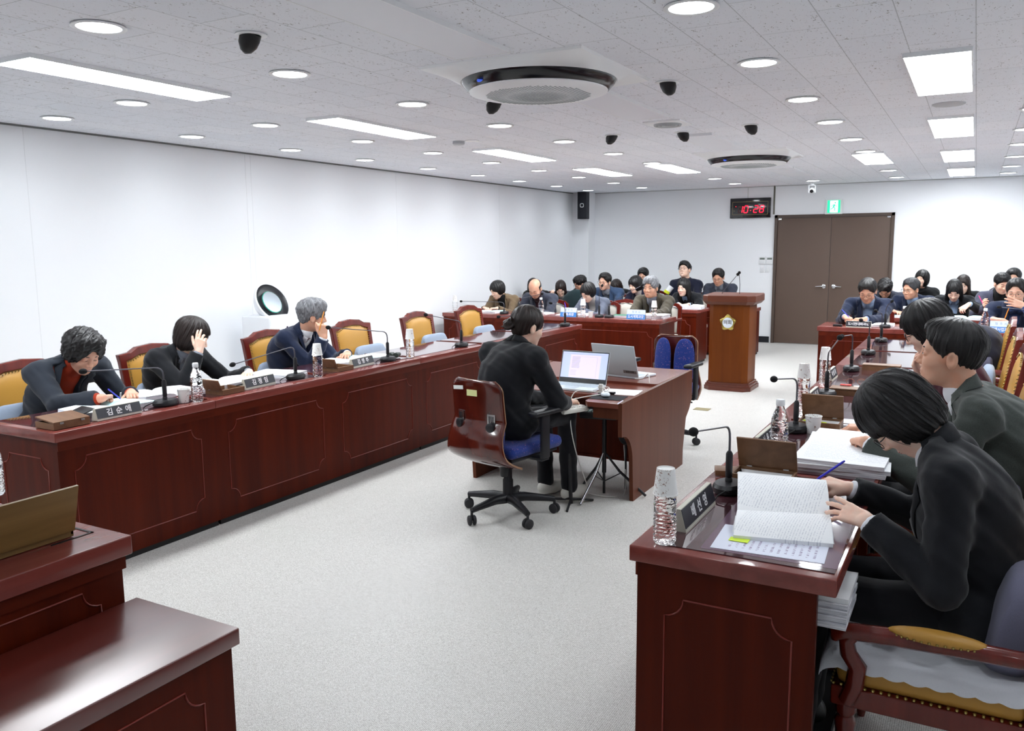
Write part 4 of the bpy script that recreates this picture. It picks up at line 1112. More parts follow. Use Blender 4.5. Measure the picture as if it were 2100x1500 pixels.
# presiding desk in the lower left corner: high desk and a lower side cabinet
e = empty('chair_desk', (-3.1, .85, 0), 0, 'tall dark desk cut off by the lower left corner', 'desk')
MB().box(-.95, .885, -.45, .723, TZ-.06, TZ, bev=.004).build('desktop', W_TOP, e)
pz = MB().box(.835, .86, -.43, .70, .03, TZ-.06); s_ = pz.build('side_panel', W_FRONT, e)
b = MB(); bead(b, -.36, .62, .10, TZ-.135, lambda a, q: (.8605, a, q), .055); b.build('moulding', W_BEAD, s_)
MB().box(.832, .866, -.44, .71, TZ-.105, TZ-.06).build('apron', W_APRON, e)
MB().box(-.9, .835, .675, .70, .03, TZ-.06).build('front_panel', W_FRONT, e)
MB().box(-.9, .84, -.3, .69, 0, .03).build('plinth', kick_m, e)
MB().box(-.85, .62, .02, .64, TZ-.001, TZ+.003).build('glass_pane', DARKGLASS, e)
MB().box(.20, .76, .675, .683, TZ, TZ+.002).box(.752, .76, .55, .683, TZ, TZ+.002).build('inlay_line', kick_m, e)
e = empty('side_cabinet', (-2.0, .6, 0), 0, 'low dark cabinet with a glossy top beside the tall corner desk', 'cabinet')
MB().box(-.213, .232, -1.0, .973, .503, .553, bev=.004).build('cabinet_top', wood('cabinet_gloss', srgb(84, 24, 18), srgb(106, 36, 26), .30, 1, 8, 1.0, coat=1.0), e).data.materials[0].node_tree.nodes['Principled BSDF'].inputs['Coat Roughness'].default_value = .28
s_ = MB().box(-.213, .215, -.98, .955, .03, .503).build('cabinet_body', W_FRONT, e)
b = MB(); bead(b, -.72, .85, .09, .44, lambda a, q: (.2155, a, q), .06); b.build('moulding', W_BEAD, s_)
MB().box(-.22, .20, -.96, .94, 0, .03).build('plinth', kick_m, e)
# ---------------------------------------------------------------- stenographers' table
e = empty('typing_table', (-2.42, 5.37, 0), 0, 'stand-alone typing table with curved legs holding two laptops', 'table')
W_T = wood('table_side', srgb(82, 40, 24), srgb(104, 56, 36), .42, 2, 9, .2); W_TT = wood('table_top', srgb(110, 56, 44), srgb(134, 74, 58), .25, 0, 9)
zt = .665; y0, y1 = -.72, .72; xr = .60
top = MB(); cut = .36
pts = [(-xr, y0), (-xr+.24, y0), (-xr+.27, y0+.03), (-xr+.27, y0+.25), (.34, y0+.25), (.34, y0+.04), (.37, y0), (xr-.025, y0), (xr-.025, y1), (-xr, y1)]
top.prism(pts, zt-.03, zt, 2); top.box(-xr, xr-.03, -.01, .0, zt-.005, zt+.018); top.box(-xr, xr-.025, .0, y1, zt, zt+.018)
top.build('tabletop', W_TT, e)
prof = [(y0, zt+.006), (y0, .46)]+[(y0+.02+.17*math.sin(t), .46-.20*(1-math.cos(t))) for t in [i*PI/16 for i in range(1, 9)]]+[(y0+.21, .0)]
prof += [(y1-.20, .0)]+[(y1-.20+.02*i, .12+.075*i) for i in range(0, 4)]+[(y1-.06, .40), (y1, .47), (y1, zt+.022)]
for sx in (-1, 1):
    x = sx*(xr-.0125); MB().prism(prof, x-.0125, x+.0125, 0).build('side_panel', W_T, e)
MB().box(-xr+.025, xr-.025, -.01, .01, .12, zt-.03).box(-xr+.025, xr-.025, -.02, .20, .12, .14).build('centre_board', W_FRONT, e)
MB().box(xr-.20, xr-.03, y0+.02, y0+.035, zt-.10, zt-.03).build('apron', W_T, e)
# ---------------------------------------------------------------- lectern
LEC1 = wood('lectern_wood', srgb(88, 40, 9), srgb(112, 58, 16), .45, 2, 7, .16); LEC2 = wood('lectern_head', srgb(82, 36, 16), srgb(104, 50, 26), .38, 0, 8)
e = empty('lectern', (-2.36, 9.40, 0), 0, 'free standing wooden lectern with a gold council emblem', 'lectern')
def octo(w, d, c): return [(-w+c, -d), (w-c, -d), (w, -d+c), (w, d), (-w, d), (-w, -d+c)]
MB().prism(octo(.222, .20, .055), .09, .965, 2).build('lectern_body', LEC1, e)
m = MB(); m.prism(octo(.262, .235, .07), 0, .045, 2).prism(octo(.252, .225, .066), .045, .068, 2).prism(octo(.238, .212, .06), .068, .09, 2); m.build('lectern_base', wood('lectern_foot', srgb(76, 32, 20), srgb(98, 46, 30), .35, 0, 8), e)
m = MB(); a = octo(.292, .255, .075); bq = octo(.262, .225, .066)
n = len(a); vs = [(x, y, .965) for x, y in bq]+[(x, y, 1.0) for x, y in a]+[(x, y, 1.06+.02*(y+.25)) for x, y in a]+[(x*.97, y*.97, 1.068+.02*(y+.25)) for x, y in a]
m.add(vs, [list(range(n))[::-1], [3*n+k for k in range(n)]]+[[j*n+k, j*n+(k+1) % n, (j+1)*n+(k+1) % n, (j+1)*n+k] for j in range(3) for k in range(n)], 0, False)
m.build('lectern_head', LEC2, e)
gold = mat('emblem_gold', srgb(190, 170, 95), .28, 1)
em = MB(); n = 100; pz = []
def er(t): return .082*(1+.13*math.cos(5*(t-PI/2)))*(1+.045*math.cos(35*(t-PI/2)))
for (sc, y) in ((1.0, -.2005), (.98, -.208), (.74, -.212), (.70, -.206)):
    pz.append([(er(t)*sc*math.cos(t), y, er(t)*sc*math.sin(t)) if sc > .9 else (.080*sc*math.cos(t), y, .080*sc*math.sin(t)) for t in [2*PI*k/n for k in range(n)]])
em.add([p for r in pz for p in r], [[j*n+k, j*n+(k+1) % n, (j+1)*n+(k+1) % n, (j+1)*n+k] for j in range(3) for k in range(n)]+[[3*n+k for k in range(n)]], 0, False, Matrix.Translation((.0, 0, .765)))
for k in range(5):
    t = PI/2+k*2*PI/5; em.ell((.082*math.cos(t), -.209, .765+.082*math.sin(t)), (.012, .006, .012), 8)
emo = em.build('emblem', gold, e)
MB().lathe([(.0, 0), (.058, 0), (.058, .004), (0, .005)], 40, 0, Matrix.Translation((0, -.2085, .765)) @ Matrix.Rotation(PI/2, 4, 'X')).build('emblem_disc', mat('emblem_white', srgb(214, 222, 232), .35), emo)
v, f = text_mesh('의회', .052, .0006, bold=.0006); MB().add(v, f, 0, False, Matrix.Translation((0, -.2145, .768)) @ Matrix.Rotation(PI/2, 4, 'X')).build('emblem_text', mat('emblem_ink', srgb(90, 82, 72), .5), emo)
for k, (bx, hx, hy, l) in enumerate(((-.12, -.02, -.05, 'left thin gooseneck microphone leaning on the lectern'), (.065, .045, 0, 'right upright gooseneck microphone on the lectern'))):
    t = empty('lectern_microphone', (-2.36+bx, 9.42, 1.06), 0, l, 'microphone', 'lectern microphones')
    dx = (.16 if k == 0 else -.01)
    if k == 0: MB().tube([(-.02, 0, 0), (0, 0, .04), (.10, 0, .16), (.145, 0, .215)], .0035, 8).build('gooseneck', mat('neck_grey', srgb(70, 70, 74), .4), t)
    else: MB().tube([(0, 0, 0), (0, 0, .12), (dx, 0, .235)], .0035, 8).build('gooseneck', mat('neck_grey2', srgb(60, 60, 64), .4), t)
    MB().ell((.158 if k == 0 else dx, 0, .232 if k == 0 else .252), (.017, .016, .018), 14).build('foam_head', mat('foam', srgb(14, 14, 16), .95), t)
# ---------------------------------------------------------------- council chairs
WC = wood('chair_mahogany', srgb(84, 22, 14), srgb(116, 36, 24), .25, 2, 12, coat=.3)
LEA = mat('yellow_leather', srgb(188, 140, 62), .38, spec=.45); _f = noise(LEA, texco(LEA), 90, 3); bump(LEA, _f, .12, .002)
NAILM = mat('brass_nails', srgb(176, 158, 96), .3, 1)
def council_chair():
    e = empty('council_chair', (0, 0, 0))
    def bk(z): return -.245-.085*(z-.45)/.5                      # x of the back at height z
    # seat
    s = MB(); s.box(-.23, .245, -.265, .265, .375, .465, bev=.028); s.build('seat', LEA, e)
    r = MB().box(-.245, .255, -.275, .275, .315, .378, bev=.006); r.build('seat_rail', WC, e)
    n = MB()
    for k in range(26):
        t = -.262+k*.021; n.ell((.254, t, .384), (.0045, .0055, .0055), 6)
    for sy in (-1, 1):
        for k in range(24): n.ell((-.235+k*.021, sy*.272, .384), (.0055, .0045, .0055), 6)
    n.build('seat_nails', NAILM, e)
    # back frame outline in (y, z)
    hw = .272
    out = [(-hw+.012, .42), (-hw, .86), (-hw-.006, .915), (-.19, .925), (-.13, .955), (0, .968), (.13, .955), (.19, .925), (hw+.006, .915), (hw, .86), (hw-.012, .42)]
    inn = [(-hw+.062, .47), (-hw+.052, .80), (-hw+.050, .868), (-.18, .876), (-.12, .900), (0, .910), (.12, .900), (.18, .876), (hw-.050, .868), (hw-.052, .80), (hw-.062, .47)]
    m = MB(); N = len(out); th = .036
    rings = [[(bk(z)+dx, y*k_, z) for (y, z) in o_] for o_, dx, k_ in ((out, -th/2, 1), (out, th/2-.008, 1), ([(a*.985, b-.006) for a, b in out], th/2, 1), ([(a*1.03, b+.006) for a, b in inn], th/2, 1), (inn, th/2-.010, 1), (inn, -th/2, 1))]
    vs = [p for r_ in rings for p in r_]
    fs = [[j*N+k, j*N+k+1, ((j+1) % 6)*N+k+1, ((j+1) % 6)*N+k] for j in range(6) for k in range(N-1)]
    m.add(vs, fs, 0, False); m.box(bk(.45)-th/2, bk(.45)+th/2, -hw+.012, hw-.012, .40, .475)
    bo = m.build('back_frame', WC, e)
    g = MB()
    def pad(dx, s):
        def fn(u, v):
            z = .472+(.0)*v; uu = u*2-1
            hwv = hw-.056+.012*v; top_ = float(np.interp(abs(uu*hwv), [0, .12, .18, .222], [.914, .904, .881, .873]))
            zz = .468+(top_-.468)*v
            bul = (1-uu**6)*(1-(2*v-1)**6)
            return (bk(zz)+dx+s*.030*bul, uu*hwv, zz)
        return fn
    g.sheet(pad(.006, 1), 18, 14); g.sheet(pad(-.006, -.5), 18, 14); g.build('back_pad', LEA, bo)
    q = MB()
    for k in range(N-1):
        a, b = inn[k], inn[k+1]; L = math.hypot(b[0]-a[0], b[1]-a[1]); c = max(1, int(L/.020))
        for i in range(c):
            y = a[0]+(b[0]-a[0])*i/c; z = a[1]+(b[1]-a[1])*i/c; q.ell((bk(z)+.022, y*.975, z-.004), (.005, .0055, .0055), 6)
    q.build('back_nails', NAILM, bo)
    for sy in (-1, 1):
        y = sy*.300
        a = MB(); T = None
        path = [(-.262, sy*.272, .580), (-.20, y, .583), (-.06, y, .583), (.10, y, .577), (.215, y, .568), (.245, y, .552), (.245, y, .535)]
        a.tube(path, [.022, .024, .026, .026, .025, .022, .012], 10); 
        ao = a.build('armrest', WC, e)
        p = MB(); p.ell((-.01, y, .599), (.125, .031, .022), 20); p.build('arm_pad', LEA, ao)
        nn = MB()
        for k in range(40):
            t = 2*PI*k/40; nn.ell((-.01+.122*math.cos(t), y+.029*math.sin(t), .593), (.0045, .0045, .0045), 6)
        nn.build('arm_nails', NAILM, ao)
        c = MB(); c.tube([(.195, y, .565), (.215, y, .54), (.210, y*.99, .50), (.185, y*.97, .46), (.190, y*.95, .40), (.21, y*.93, .34)], [.020, .022, .024, .026, .026, .024], 10); c.build('arm_post', WC, ao)
    for sy in (-1, 1):
        l = MB(); l.lathe([(.012, 0), (.018, .03), (.022, .10), (.026, .22), (.030, .26), (.022, .275), (.030, .29), (.030, .32)], 12, 0, Matrix.Translation((.215, sy*.245, 0))); l.build('leg', WC, e)
        l = MB(); l.tube([(-.30, sy*.235, 0), (-.262, sy*.240, .15), (-.238, sy*.245, .33), (-.245, sy*.25, .42)], [.017, .020, .022, .022], 8); l.build('leg', WC, e)
    return e
ch = council_chair()
CUSH = fabric('cushion_grey', srgb(150, 164, 184), .9, .1); CUSHD = fabric('cushion_slate', srgb(118, 118, 140), .9, .15)
def cushion_mesh():
    m = MB()
    def fn(u, v):                                   # profile rotated round: u round the section, v across
        t = 2*PI*u; c, s = math.cos(t), math.sin(t)
        xx = .052*math.copysign(abs(c)**.55, c); zz = .135*math.copysign(abs(s)**.6, s)
        w = .205*(2*v-1); ed = 1-.35*abs(2*v-1)**8
        x = xx*(1.0-.25*(zz/.135))*ed + .02*(zz < 0)*0; 
        return (x, w, .135+zz*ed)
    m.sheet(fn, 24, 14)
    for v in (0, 1): m.add([fn(i/24, v) for i in range(24)], [list(range(24))], 0, True)
    return m
cu_proto = cushion_mesh().build('seat_cushion', CUSH)
place_first = {'c': True}
def put_cushion(loc, rz, label, m=None, s=1):
    if place_first['c']: o = cu_proto; place_first['c'] = False
    else:
        o = cu_proto.copy(); COL.objects.link(o)
        if m: o.data = cu_proto.data.copy(); o.data.materials[0] = m
    o.location = loc; o.rotation_euler = (0, -.12, rz); o.scale = (s, s, s)
    return tag(o, label, 'cushion', 'lumbar cushions on the council chairs')
left_ch = [(2.93, 'yellow leather armchair at the left edge behind the curly haired woman', 'grey cushion beside the curly haired woman at the left edge'),
           (3.85, 'yellow leather armchair behind the woman hiding her face', 'grey cushion behind the woman hiding her face'),
           (4.95, 'yellow leather armchair behind the grey haired man with pencil', 'grey cushion behind the grey haired man with pencil'),
           (5.985, 'empty yellow armchair right beside the grey haired man with pencil', 'pale grey cushion on the empty chair next to the pencil man'),
           (7.04, 'empty yellow armchair, second beyond the grey haired man with pencil', 'pale grey cushion on the middle empty left chair'),
           (8.05, 'empty yellow armchair at the far end of the left row', 'pale grey cushion on the farthest left row chair')]
for i, (y, l, lc) in enumerate(left_ch):
    place(ch, (-4.715, y, 0), 0, l, 'council chairs', 'chair')
    put_cushion((-4.855, y+(.085 if i > 2 else -.1 if i in (0,) else -.06), .463), 0, lc)
for i, (y, l, lc) in enumerate([(2.68, 'yellow armchair at the lower right corner under the black suited woman', 'slate grey cushion behind the black suited woman at the right edge'),
                                (3.70, 'yellow armchair under the man in the grey green jacket', 'slate cushion behind the man in the grey green jacket'),
                                (4.66, 'yellow armchair at the right edge just past the grey green jacket', 'pale blue grey cushion, nearest of the four past the grey green jacket'),
                                (5.62, 'yellow armchair at the right edge, second past the grey green jacket', 'pale blue grey cushion, second past the grey green jacket'),
                                (6.62, 'empty yellow armchair at the right edge, second from the far end', 'pale blue grey cushion, second from the far end of the right row'),
                                (7.62, 'empty yellow armchair farthest back in the right row', 'lilac grey cushion on the farthest chair of the right row')]):
    o_ = place(ch, (-.035, y, 0), PI, l, 'council chairs', 'chair'); o_.scale = (1, 1, .955 if i < 2 else 1.08)
    put_cushion((.135 if i < 2 else .105, y, .445 if i < 2 else .500), PI, lc, CUSHD if i in (0, 1, 5) else None, 1.12 if i < 2 else 1.0)
# guest chairs at the back: cream backs with a dark crest
CRM = fabric('cream_cloth', srgb(205, 200, 190), .85, .1)
def guest_chair():
    e = empty('guest_chair', (0, 0, 0))
    MB().box(-.22, .24, -.24, .24, .40, .47, bev=.025).build('seat', CRM, e)
    m = MB(); out = [(-.25, .40), (-.25, .82), (-.20, .86), (-.10, .885), (0, .90), (.10, .885), (.20, .86), (.25, .82), (.25, .40)]; inn = [(-.205, .48), (-.205, .80), (-.17, .825), (-.09, .845), (0, .855), (.09, .845), (.17, .825), (.205, .80), (.205, .48)]
    N = 9
    vs = [(-.25-.12*(z-.45)+dx, y, z) for o_, dx in ((out, -.018), (out, .018), (inn, .018), (inn, -.018)) for y, z in o_]
    m.add(vs, [[j*N+k, j*N+k+1, ((j+1) % 4)*N+k+1, ((j+1) % 4)*N+k] for j in range(4) for k in range(N-1)]); m.box(-.27, -.235, -.25, .25, .40, .48)
    b = m.build('back_frame', WC, e)
    g = MB()
    for s in (1, -1):
        g.sheet(lambda u, v: (-.25-.12*(.03+.40*v)+s*(.004+.024*(1-(2*u-1)**6)*(1-(2*v-1)**6)), (2*u-1)*.208, .475+(.325+.055*max(0, 1-abs(2*u-1)))*v), 12, 10)
    g.build('back_pad', CRM, b)
    for sy in (-1, 1):
        MB().tube([(-.26, sy*.25, .66), (-.05, sy*.265, .67), (.20, sy*.265, .655), (.22, sy*.265, .60), (.19, sy*.255, .44)], .02, 8).build('armrest', WC, e)
        for x in (-.22, .20): MB().tube([(x, sy*.22, .41), (x*1.08, sy*.22, 0)], [.022, .015], 8).build('leg', WC, e)
    return e
gc = guest_chair()
# ---------------------------------------------------------------- things on the desks
FOAM = mat('foam_black', srgb(20, 20, 23), .95); MIC_B = mat('mic_black', srgb(26, 26, 30), .42); NECK = mat('neck_steel', srgb(96, 96, 104), .3, .8)
CORD = mat('cord_black', srgb(20, 20, 22), .6); BRASS = mat('brass', srgb(170, 150, 80), .35, 1)
def mic(base, head, label, elbow=.22, rz=0, grp='desk gooseneck microphones', cable=True, s=1.0, stem=.10):
    bx, by, bz = base
    e = empty('gooseneck_microphone', base, 0, label, 'microphone', grp)
    T = Matrix.Rotation(rz, 4, 'Z') @ Matrix.Diagonal((.82, 1.12, 1, 1))
    MB().lathe([(.058, 0), (.066, .006), (.066, .022), (.056, .033), (.0, .036)], 28, 0, T).build('mic_base', MIC_B, e)
    st = MB().lathe([(.013, .033), (.013, .045), (.0105, .05), (.0125, .055), (.0125, .036+stem), (.007, .046+stem)], 14); st.build('mic_stem', MIC_B, e)
    h = Vector(head)-Vector(base); top = Vector((0, 0, .04+stem)); el = Vector((0, 0, elbow))
    d = (h-el).normalized(); b1 = el-Vector((0, 0, .045)); b2 = el+d*.05
    path = [top, b1]+[b1.lerp(el, t).lerp(el.lerp(b2, t), t) for t in (.25, .5, .75)]+[b2, h-d*.02]
    MB().tube(path, [.0042]*5+[.0032]*2, 8).build('gooseneck', NECK if s < 1.5 else NECK, e)
    m = MB(); q = d.orthogonal(); TT = frame(h, q, d.cross(q)); m.ell((0, 0, .004), (.0150, .0150, .0215), 16, 0, TT); m.build('foam_head', FOAM, e)
    if cable:
        dr = Vector((math.cos(rz), math.sin(rz), 0)); dr = Vector((0, -1, 0))
        c = MB(); c.lathe([(.008, .0), (.008, .018), (.006, .022), (.006, .04), (.003, .046)], 10, 0, frame(Vector((.02, -.060, .016)), Vector((1, 0, 0)), Vector((0, 0, 1)).cross(Vector((1, 0, 0)))*-1) @ Matrix.Rotation(PI/2, 4, 'X'))
        c.tube([(.02, -.075, .018), (.015, -.10, .028), (-.005, -.125, .016), (-.012, -.135, .003)], .0028, 6)
        c.build('mic_cable', CORD, e)
    return e
PET = mat('clear_plastic', (1, 1, 1, 1), .03, spec=.6, trans=1, ior=1.16); PETW = mat('cap_white', srgb(240, 243, 246), .4)
def bottle_proto(cap=True):
    e = empty('water_bottle', (0, 0, 0)); n = 20
    m = MB(); prof = [(.0, .004), (.016, .001), (.026, .0), (.031, .006)]
    z = .012
    while z < .072: prof += [(.0315, z), (.0290, z+.005), (.0315, z+.010)]; z += .011
    prof += [(.0315, .078), (.0305, .082), (.0305, .105), (.0315, .109)]
    z = .112
    while z < .128: prof += [(.0312, z), (.0295, z+.004)]; z += .008
    prof += [(.030, .134), (.026, .150), (.019, .166), (.0145, .178), (.0135, .184), (.0135, .190)]
    vs = []
    for i, (r, z) in enumerate(prof):
        for k in range(n):
            a = 2*PI*(k+.5*(i % 2))/n; rr = r*(1+(.03 if .01 < z < .13 and (k+i) % 2 else 0)); vs.append((rr*math.cos(a), rr*math.sin(a), z))
    m.add(vs, [[i*n+k, i*n+(k+1) % n, (i+1)*n+(k+1) % n, (i+1)*n+k] for i in range(len(prof)-1) for k in range(n)], 0, False)
    m.build('bottle_body', PET, e)
    if cap: MB().lathe([(.0145, .184), (.0158, .187), (.0158, .204), (.0135, .208), (0, .208)], 20).build('cap', PETW, e)
    return e
bt = bottle_proto()
BOT_LAB = 'water bottles on the desks'
def bottle(x, y, label, z=TZ+.003, s=1.06): return place(bt, (x, y, z), random.random()*6, label, BOT_LAB, 'bottle', s)
cup_m = mat('paper_cup', srgb(246, 246, 244), .7)
_v = texco(cup_m, (1, 1, 1)); _a = noise(cup_m, _v, 95, 3, .7, 1.2); _b2 = noise(cup_m, texco(cup_m, (1, 1, .25)), 20, 1)
_k = mth(cup_m, 'MULTIPLY', mth(cup_m, 'GREATER_THAN', _a, .60), mth(cup_m, 'GREATER_THAN', _b2, .50))
setcol(cup_m, ramp(cup_m, _k, [(0, srgb(247, 247, 245)), (1, srgb(150, 112, 96))]))
def cup_mesh(): return MB().lathe([(.0, .004), (.0255, .004), (.0262, .0), (.0350, .074), (.0366, .075), (.0366, .078), (.0344, .078), (.0250, .008), (.0, .008)], 28, caps=False)
cupp = cup_mesh().build('paper_cup', cup_m); cupp['n'] = 0
def cup(loc, label, upside=False, s=1.0, grp='paper cups on the desks'):
    if cupp['n'] == 0: o = cupp
    else: o = cupp.copy(); COL.objects.link(o)
    cupp['n'] = 1
    o.location = loc; o.rotation_euler = (PI if upside else 0, 0, random.random()*6); o.scale = (s, s, s)
    return tag(o, label, 'cup', grp)
def bottle_cup(x, y, where, z=TZ+.003):
    bottle(x, y, 'ribbed water bottle capped by a paper cup, '+where, z)
    cup((x, y, z+.225), 'paper cup turned over on the bottle, '+where, True, 1.0)
NP_B = mat('plate_black', srgb(40, 42, 52), .35); NP_C = mat('plate_cream', srgb(206, 204, 190), .5); NP_W = mat('plate_letter', srgb(245, 245, 248), .4)
def nameplate(p0, p1, txt, label, side=1, sp=1.0, size=.040, h=.062, z=TZ+.003, L=None, both=True):
    """wedge-shaped name plate along p0-p1"""
    p0, p1 = Vector(p0), Vector(p1); c = (p0+p1)/2; d = (p1-p0).normalized(); L = L or (p1-p0).length
    e = empty('name_plate', (c.x, c.y, z), math.atan2(d.y, d.x), label, 'name plate', 'name plates on the desks')
    prof = [(-.026, 0), (.026, 0), (.007, h), (-.007, h)]
    MB().prism(prof, -L/2, L/2, 0).build('plate_body', NP_C, e)
    sl = math.atan2(.019, h)
    for s in ((-1, 1) if both else (side,)):
        X = Vector((1 if s == -1 else -1, 0, 0)); up = Vector((0, -s*math.sin(sl), math.cos(sl)))
        o = Vector((0, s*.0165, h/2))
        T = frame(o, X, up)
        pb = MB().box(-L/2+.002, L/2-.002, -h/2+.009, h/2-.001, 0, .0016, 0, T).build('plate_face', NP_B, e)
        v, f = text_mesh(txt, size, .0004, spacing=sp, bold=.0008)
        MB().add(v, f, 0, False, T @ Matrix.Translation((0, .002, .0022))).build('lettering', NP_W, pb)
    return e
def pages_mat(name, base, ink, scale, axis=0, dens=.5, frac=(.1, .9)):
    """paper with rows of small print"""
    m = mat(name, base, .8, spec=.2)
    n, l, b = nodes(m)
    tc = n.new('ShaderNodeTexCoord'); sp = n.new('ShaderNodeSeparateXYZ'); l.new(tc.outputs['Generated'], sp.inputs[0])
    a = sp.outputs[axis]; o = sp.outputs[1-axis]
    row = mth(m, 'FRACT', mth(m, 'MULTIPLY', a, scale)); r1 = mth(m, 'MULTIPLY', mth(m, 'GREATER_THAN', row, .35), mth(m, 'LESS_THAN', row, .7))
    mp = n.new('ShaderNodeMapping'); l.new(tc.outputs['Generated'], mp.inputs['Vector'])
    sc = [1, 1, 1]; sc[axis] = .15*scale/10; mp.inputs['Scale'].default_value = (scale*(1 if axis == 0 else 2.2), scale*(2.2 if axis == 0 else 1), 1)
    t = n.new('ShaderNodeTexNoise'); t.inputs['Scale'].default_value = 1.0; t.inputs['Detail'].default_value = 2; l.new(mp.outputs[0], t.inputs['Vector'])
    w = mth(m, 'GREATER_THAN', t.outputs['Fac'], dens)
    ed = mth(m, 'MULTIPLY', mth(m, 'MULTIPLY', mth(m, 'GREATER_THAN', a, frac[0]), mth(m, 'LESS_THAN', a, frac[1])), mth(m, 'MULTIPLY', mth(m, 'GREATER_THAN', o, frac[0]), mth(m, 'LESS_THAN', o, frac[1])))
    k = mth(m, 'MULTIPLY', mth(m, 'MULTIPLY', r1, w), ed)
    setcol(m, ramp(m, k, [(0, base), (1, ink)])); return m
PAPER = mat('paper_plain', srgb(246, 248, 250), .8, spec=.2)
PRINT = pages_mat('paper_print', srgb(246, 248, 250), srgb(212, 215, 222), 40)
PRINTY = pages_mat('paper_print_side', srgb(246, 248, 250), srgb(216, 219, 226), 44, 1)
CYAN = mat('page_cyan', srgb(196, 238, 242), .8, spec=.2)
PEDGE = mat('page_edges', srgb(214, 216, 222), .9)
_v = texco(PEDGE, (1, 1, 90)); setcol(PEDGE, ramp(PEDGE, noise(PEDGE, _v, 12, 2), [(.4, srgb(190, 192, 200)), (.6, srgb(244, 244, 248))]))
def open_book(c, rz, w, h, th, label, right=None, left=None, z=TZ+.003, cover=None, grp=None, curl=0, name='open_book'):
    """spine along local y; pages left (-x) and right (+x)"""
    e = empty(name, (c[0], c[1], z), rz, label, 'book', grp)
    def fn(s, k=1.0):
        def f_(u, v):
            x = s*u*w/2; zz = th*(.55+.55*math.sin(min(u*5, PI/2))*math.cos(u*1.3))*k
            zz = zz if u > .02 else th*.25
            zz += curl*(v-.5)**2*4*u*th if s > 0 else 0
            return (x, (v-.5)*h, zz)
        return f_
    for s, mm in ((-1, left or PRINT), (1, right or PRINT)):
        m = MB()
        f_ = fn(s); nu, nv = 12, 4
        top = [f_(i/nu, j/nv) for j in range(nv+1) for i in range(nu+1)]
        m.sheet(f_, nu, nv)
        m.build('page', mm, e)
        bk = MB(); W = nu+1
        rim = [i for i in range(W)]+[j*W+nu for j in range(1, nv+1)]+[nv*W+i for i in range(nu-1, -1, -1)]+[j*W for j in range(nv-1, 0, -1)]
        vs = [(top[i][0], top[i][1], top[i][2]-.0004) for i in rim]+[(top[i][0]*1.01, top[i][1]*1.01, .0012) for i in rim]; R_ = len(rim)
        bk.add(vs, [[k, (k+1) % R_, R_+(k+1) % R_, R_+k] for k in range(R_)], 0, False); bk.build('page_edges', PEDGE, e)
    MB().box(-w/2*1.015, w/2*1.015, -h/2*1.015, h/2*1.015, 0, .0012).build('book_cover', cover or PAPER, e)
    return e
def stack(c, rz, w, h, n, label, z=TZ+.003, t=.012, m=None, cat='papers', grp=None, name='paper_stack', seed=1):
    rn = random.Random(seed); e = empty(name, (c[0], c[1], z), rz, label, cat, grp); zz = 0
    for i in range(n):
        a = rn.uniform(-.07, .07); dx, dy = rn.uniform(-.008, .008), rn.uniform(-.008, .008); T = Matrix.Translation((dx, dy, 0)) @ Matrix.Rotation(a, 4, 'Z')
        b = MB().box(-w/2, w/2, -h/2, h/2, zz, zz+t-.0006, 0, T).build('booklet', PEDGE, e)
        MB().box(-w/2, w/2, -h/2, h/2, zz+t-.0006, zz+t, 0, T).build('top_page', (m or PRINT) if i == n-1 else PAPER, b)
        zz += t
    return e
def sheet_of(c, rz, w, h, label, m=None, z=TZ+.003, name='paper_sheet', cat='paper', grp=None, t=.001):
    o = MB().box(-w/2, w/2, -h/2, h/2, 0, t).build(name, m or PAPER); o.location = (c[0], c[1], z); o.rotation_euler = (0, 0, rz)
    return tag(o, label, cat, grp)
def desk_box(c, rz, label, lid=1.9, inside=True, w=.20, d=.14, z=TZ+.003, tabs=None, dl=None):
    """shallow walnut box, lid hinged on the +y side, opening angle lid"""
    e = empty('wooden_box', (c[0], c[1], z), rz, label, 'box', 'hinged walnut boxes')
    h = .030; t = .008
    MB().box(-w/2, w/2, -d/2, d/2, 0, .005).box(-w/2, w/2, -d/2, -d/2+t, .005, h).box(-w/2, w/2, d/2-t, d/2, .005, h).box(-w/2, -w/2+t, -d/2+t, d/2-t, .005, h).box(w/2-t, w/2, -d/2+t, d/2-t, .005, h).build('box_tray', W_PALE, e)
    T = Matrix.Translation((0, d/2, h)) @ Matrix.Rotation(-lid, 4, 'X')
    MB().box(-w/2, w/2, -(dl or d), 0, 0, .007, 0, T @ Matrix.Rotation(0, 4, 'X')).build('box_lid', W_PALE, e)
    MB().box(-w/2+.03, -w/2+.05, d/2-.004, d/2+.004, h-.006, h+.004).box(w/2-.05, w/2-.03, d/2-.004, d/2+.004, h-.006, h+.004).build('hinge', chrome, e)
    if inside: MB().box(-w/2+.012, w/2-.012, -d/2+.012, d/2-.012, .006, .020).build('note_block', PAPER, e)
    return e
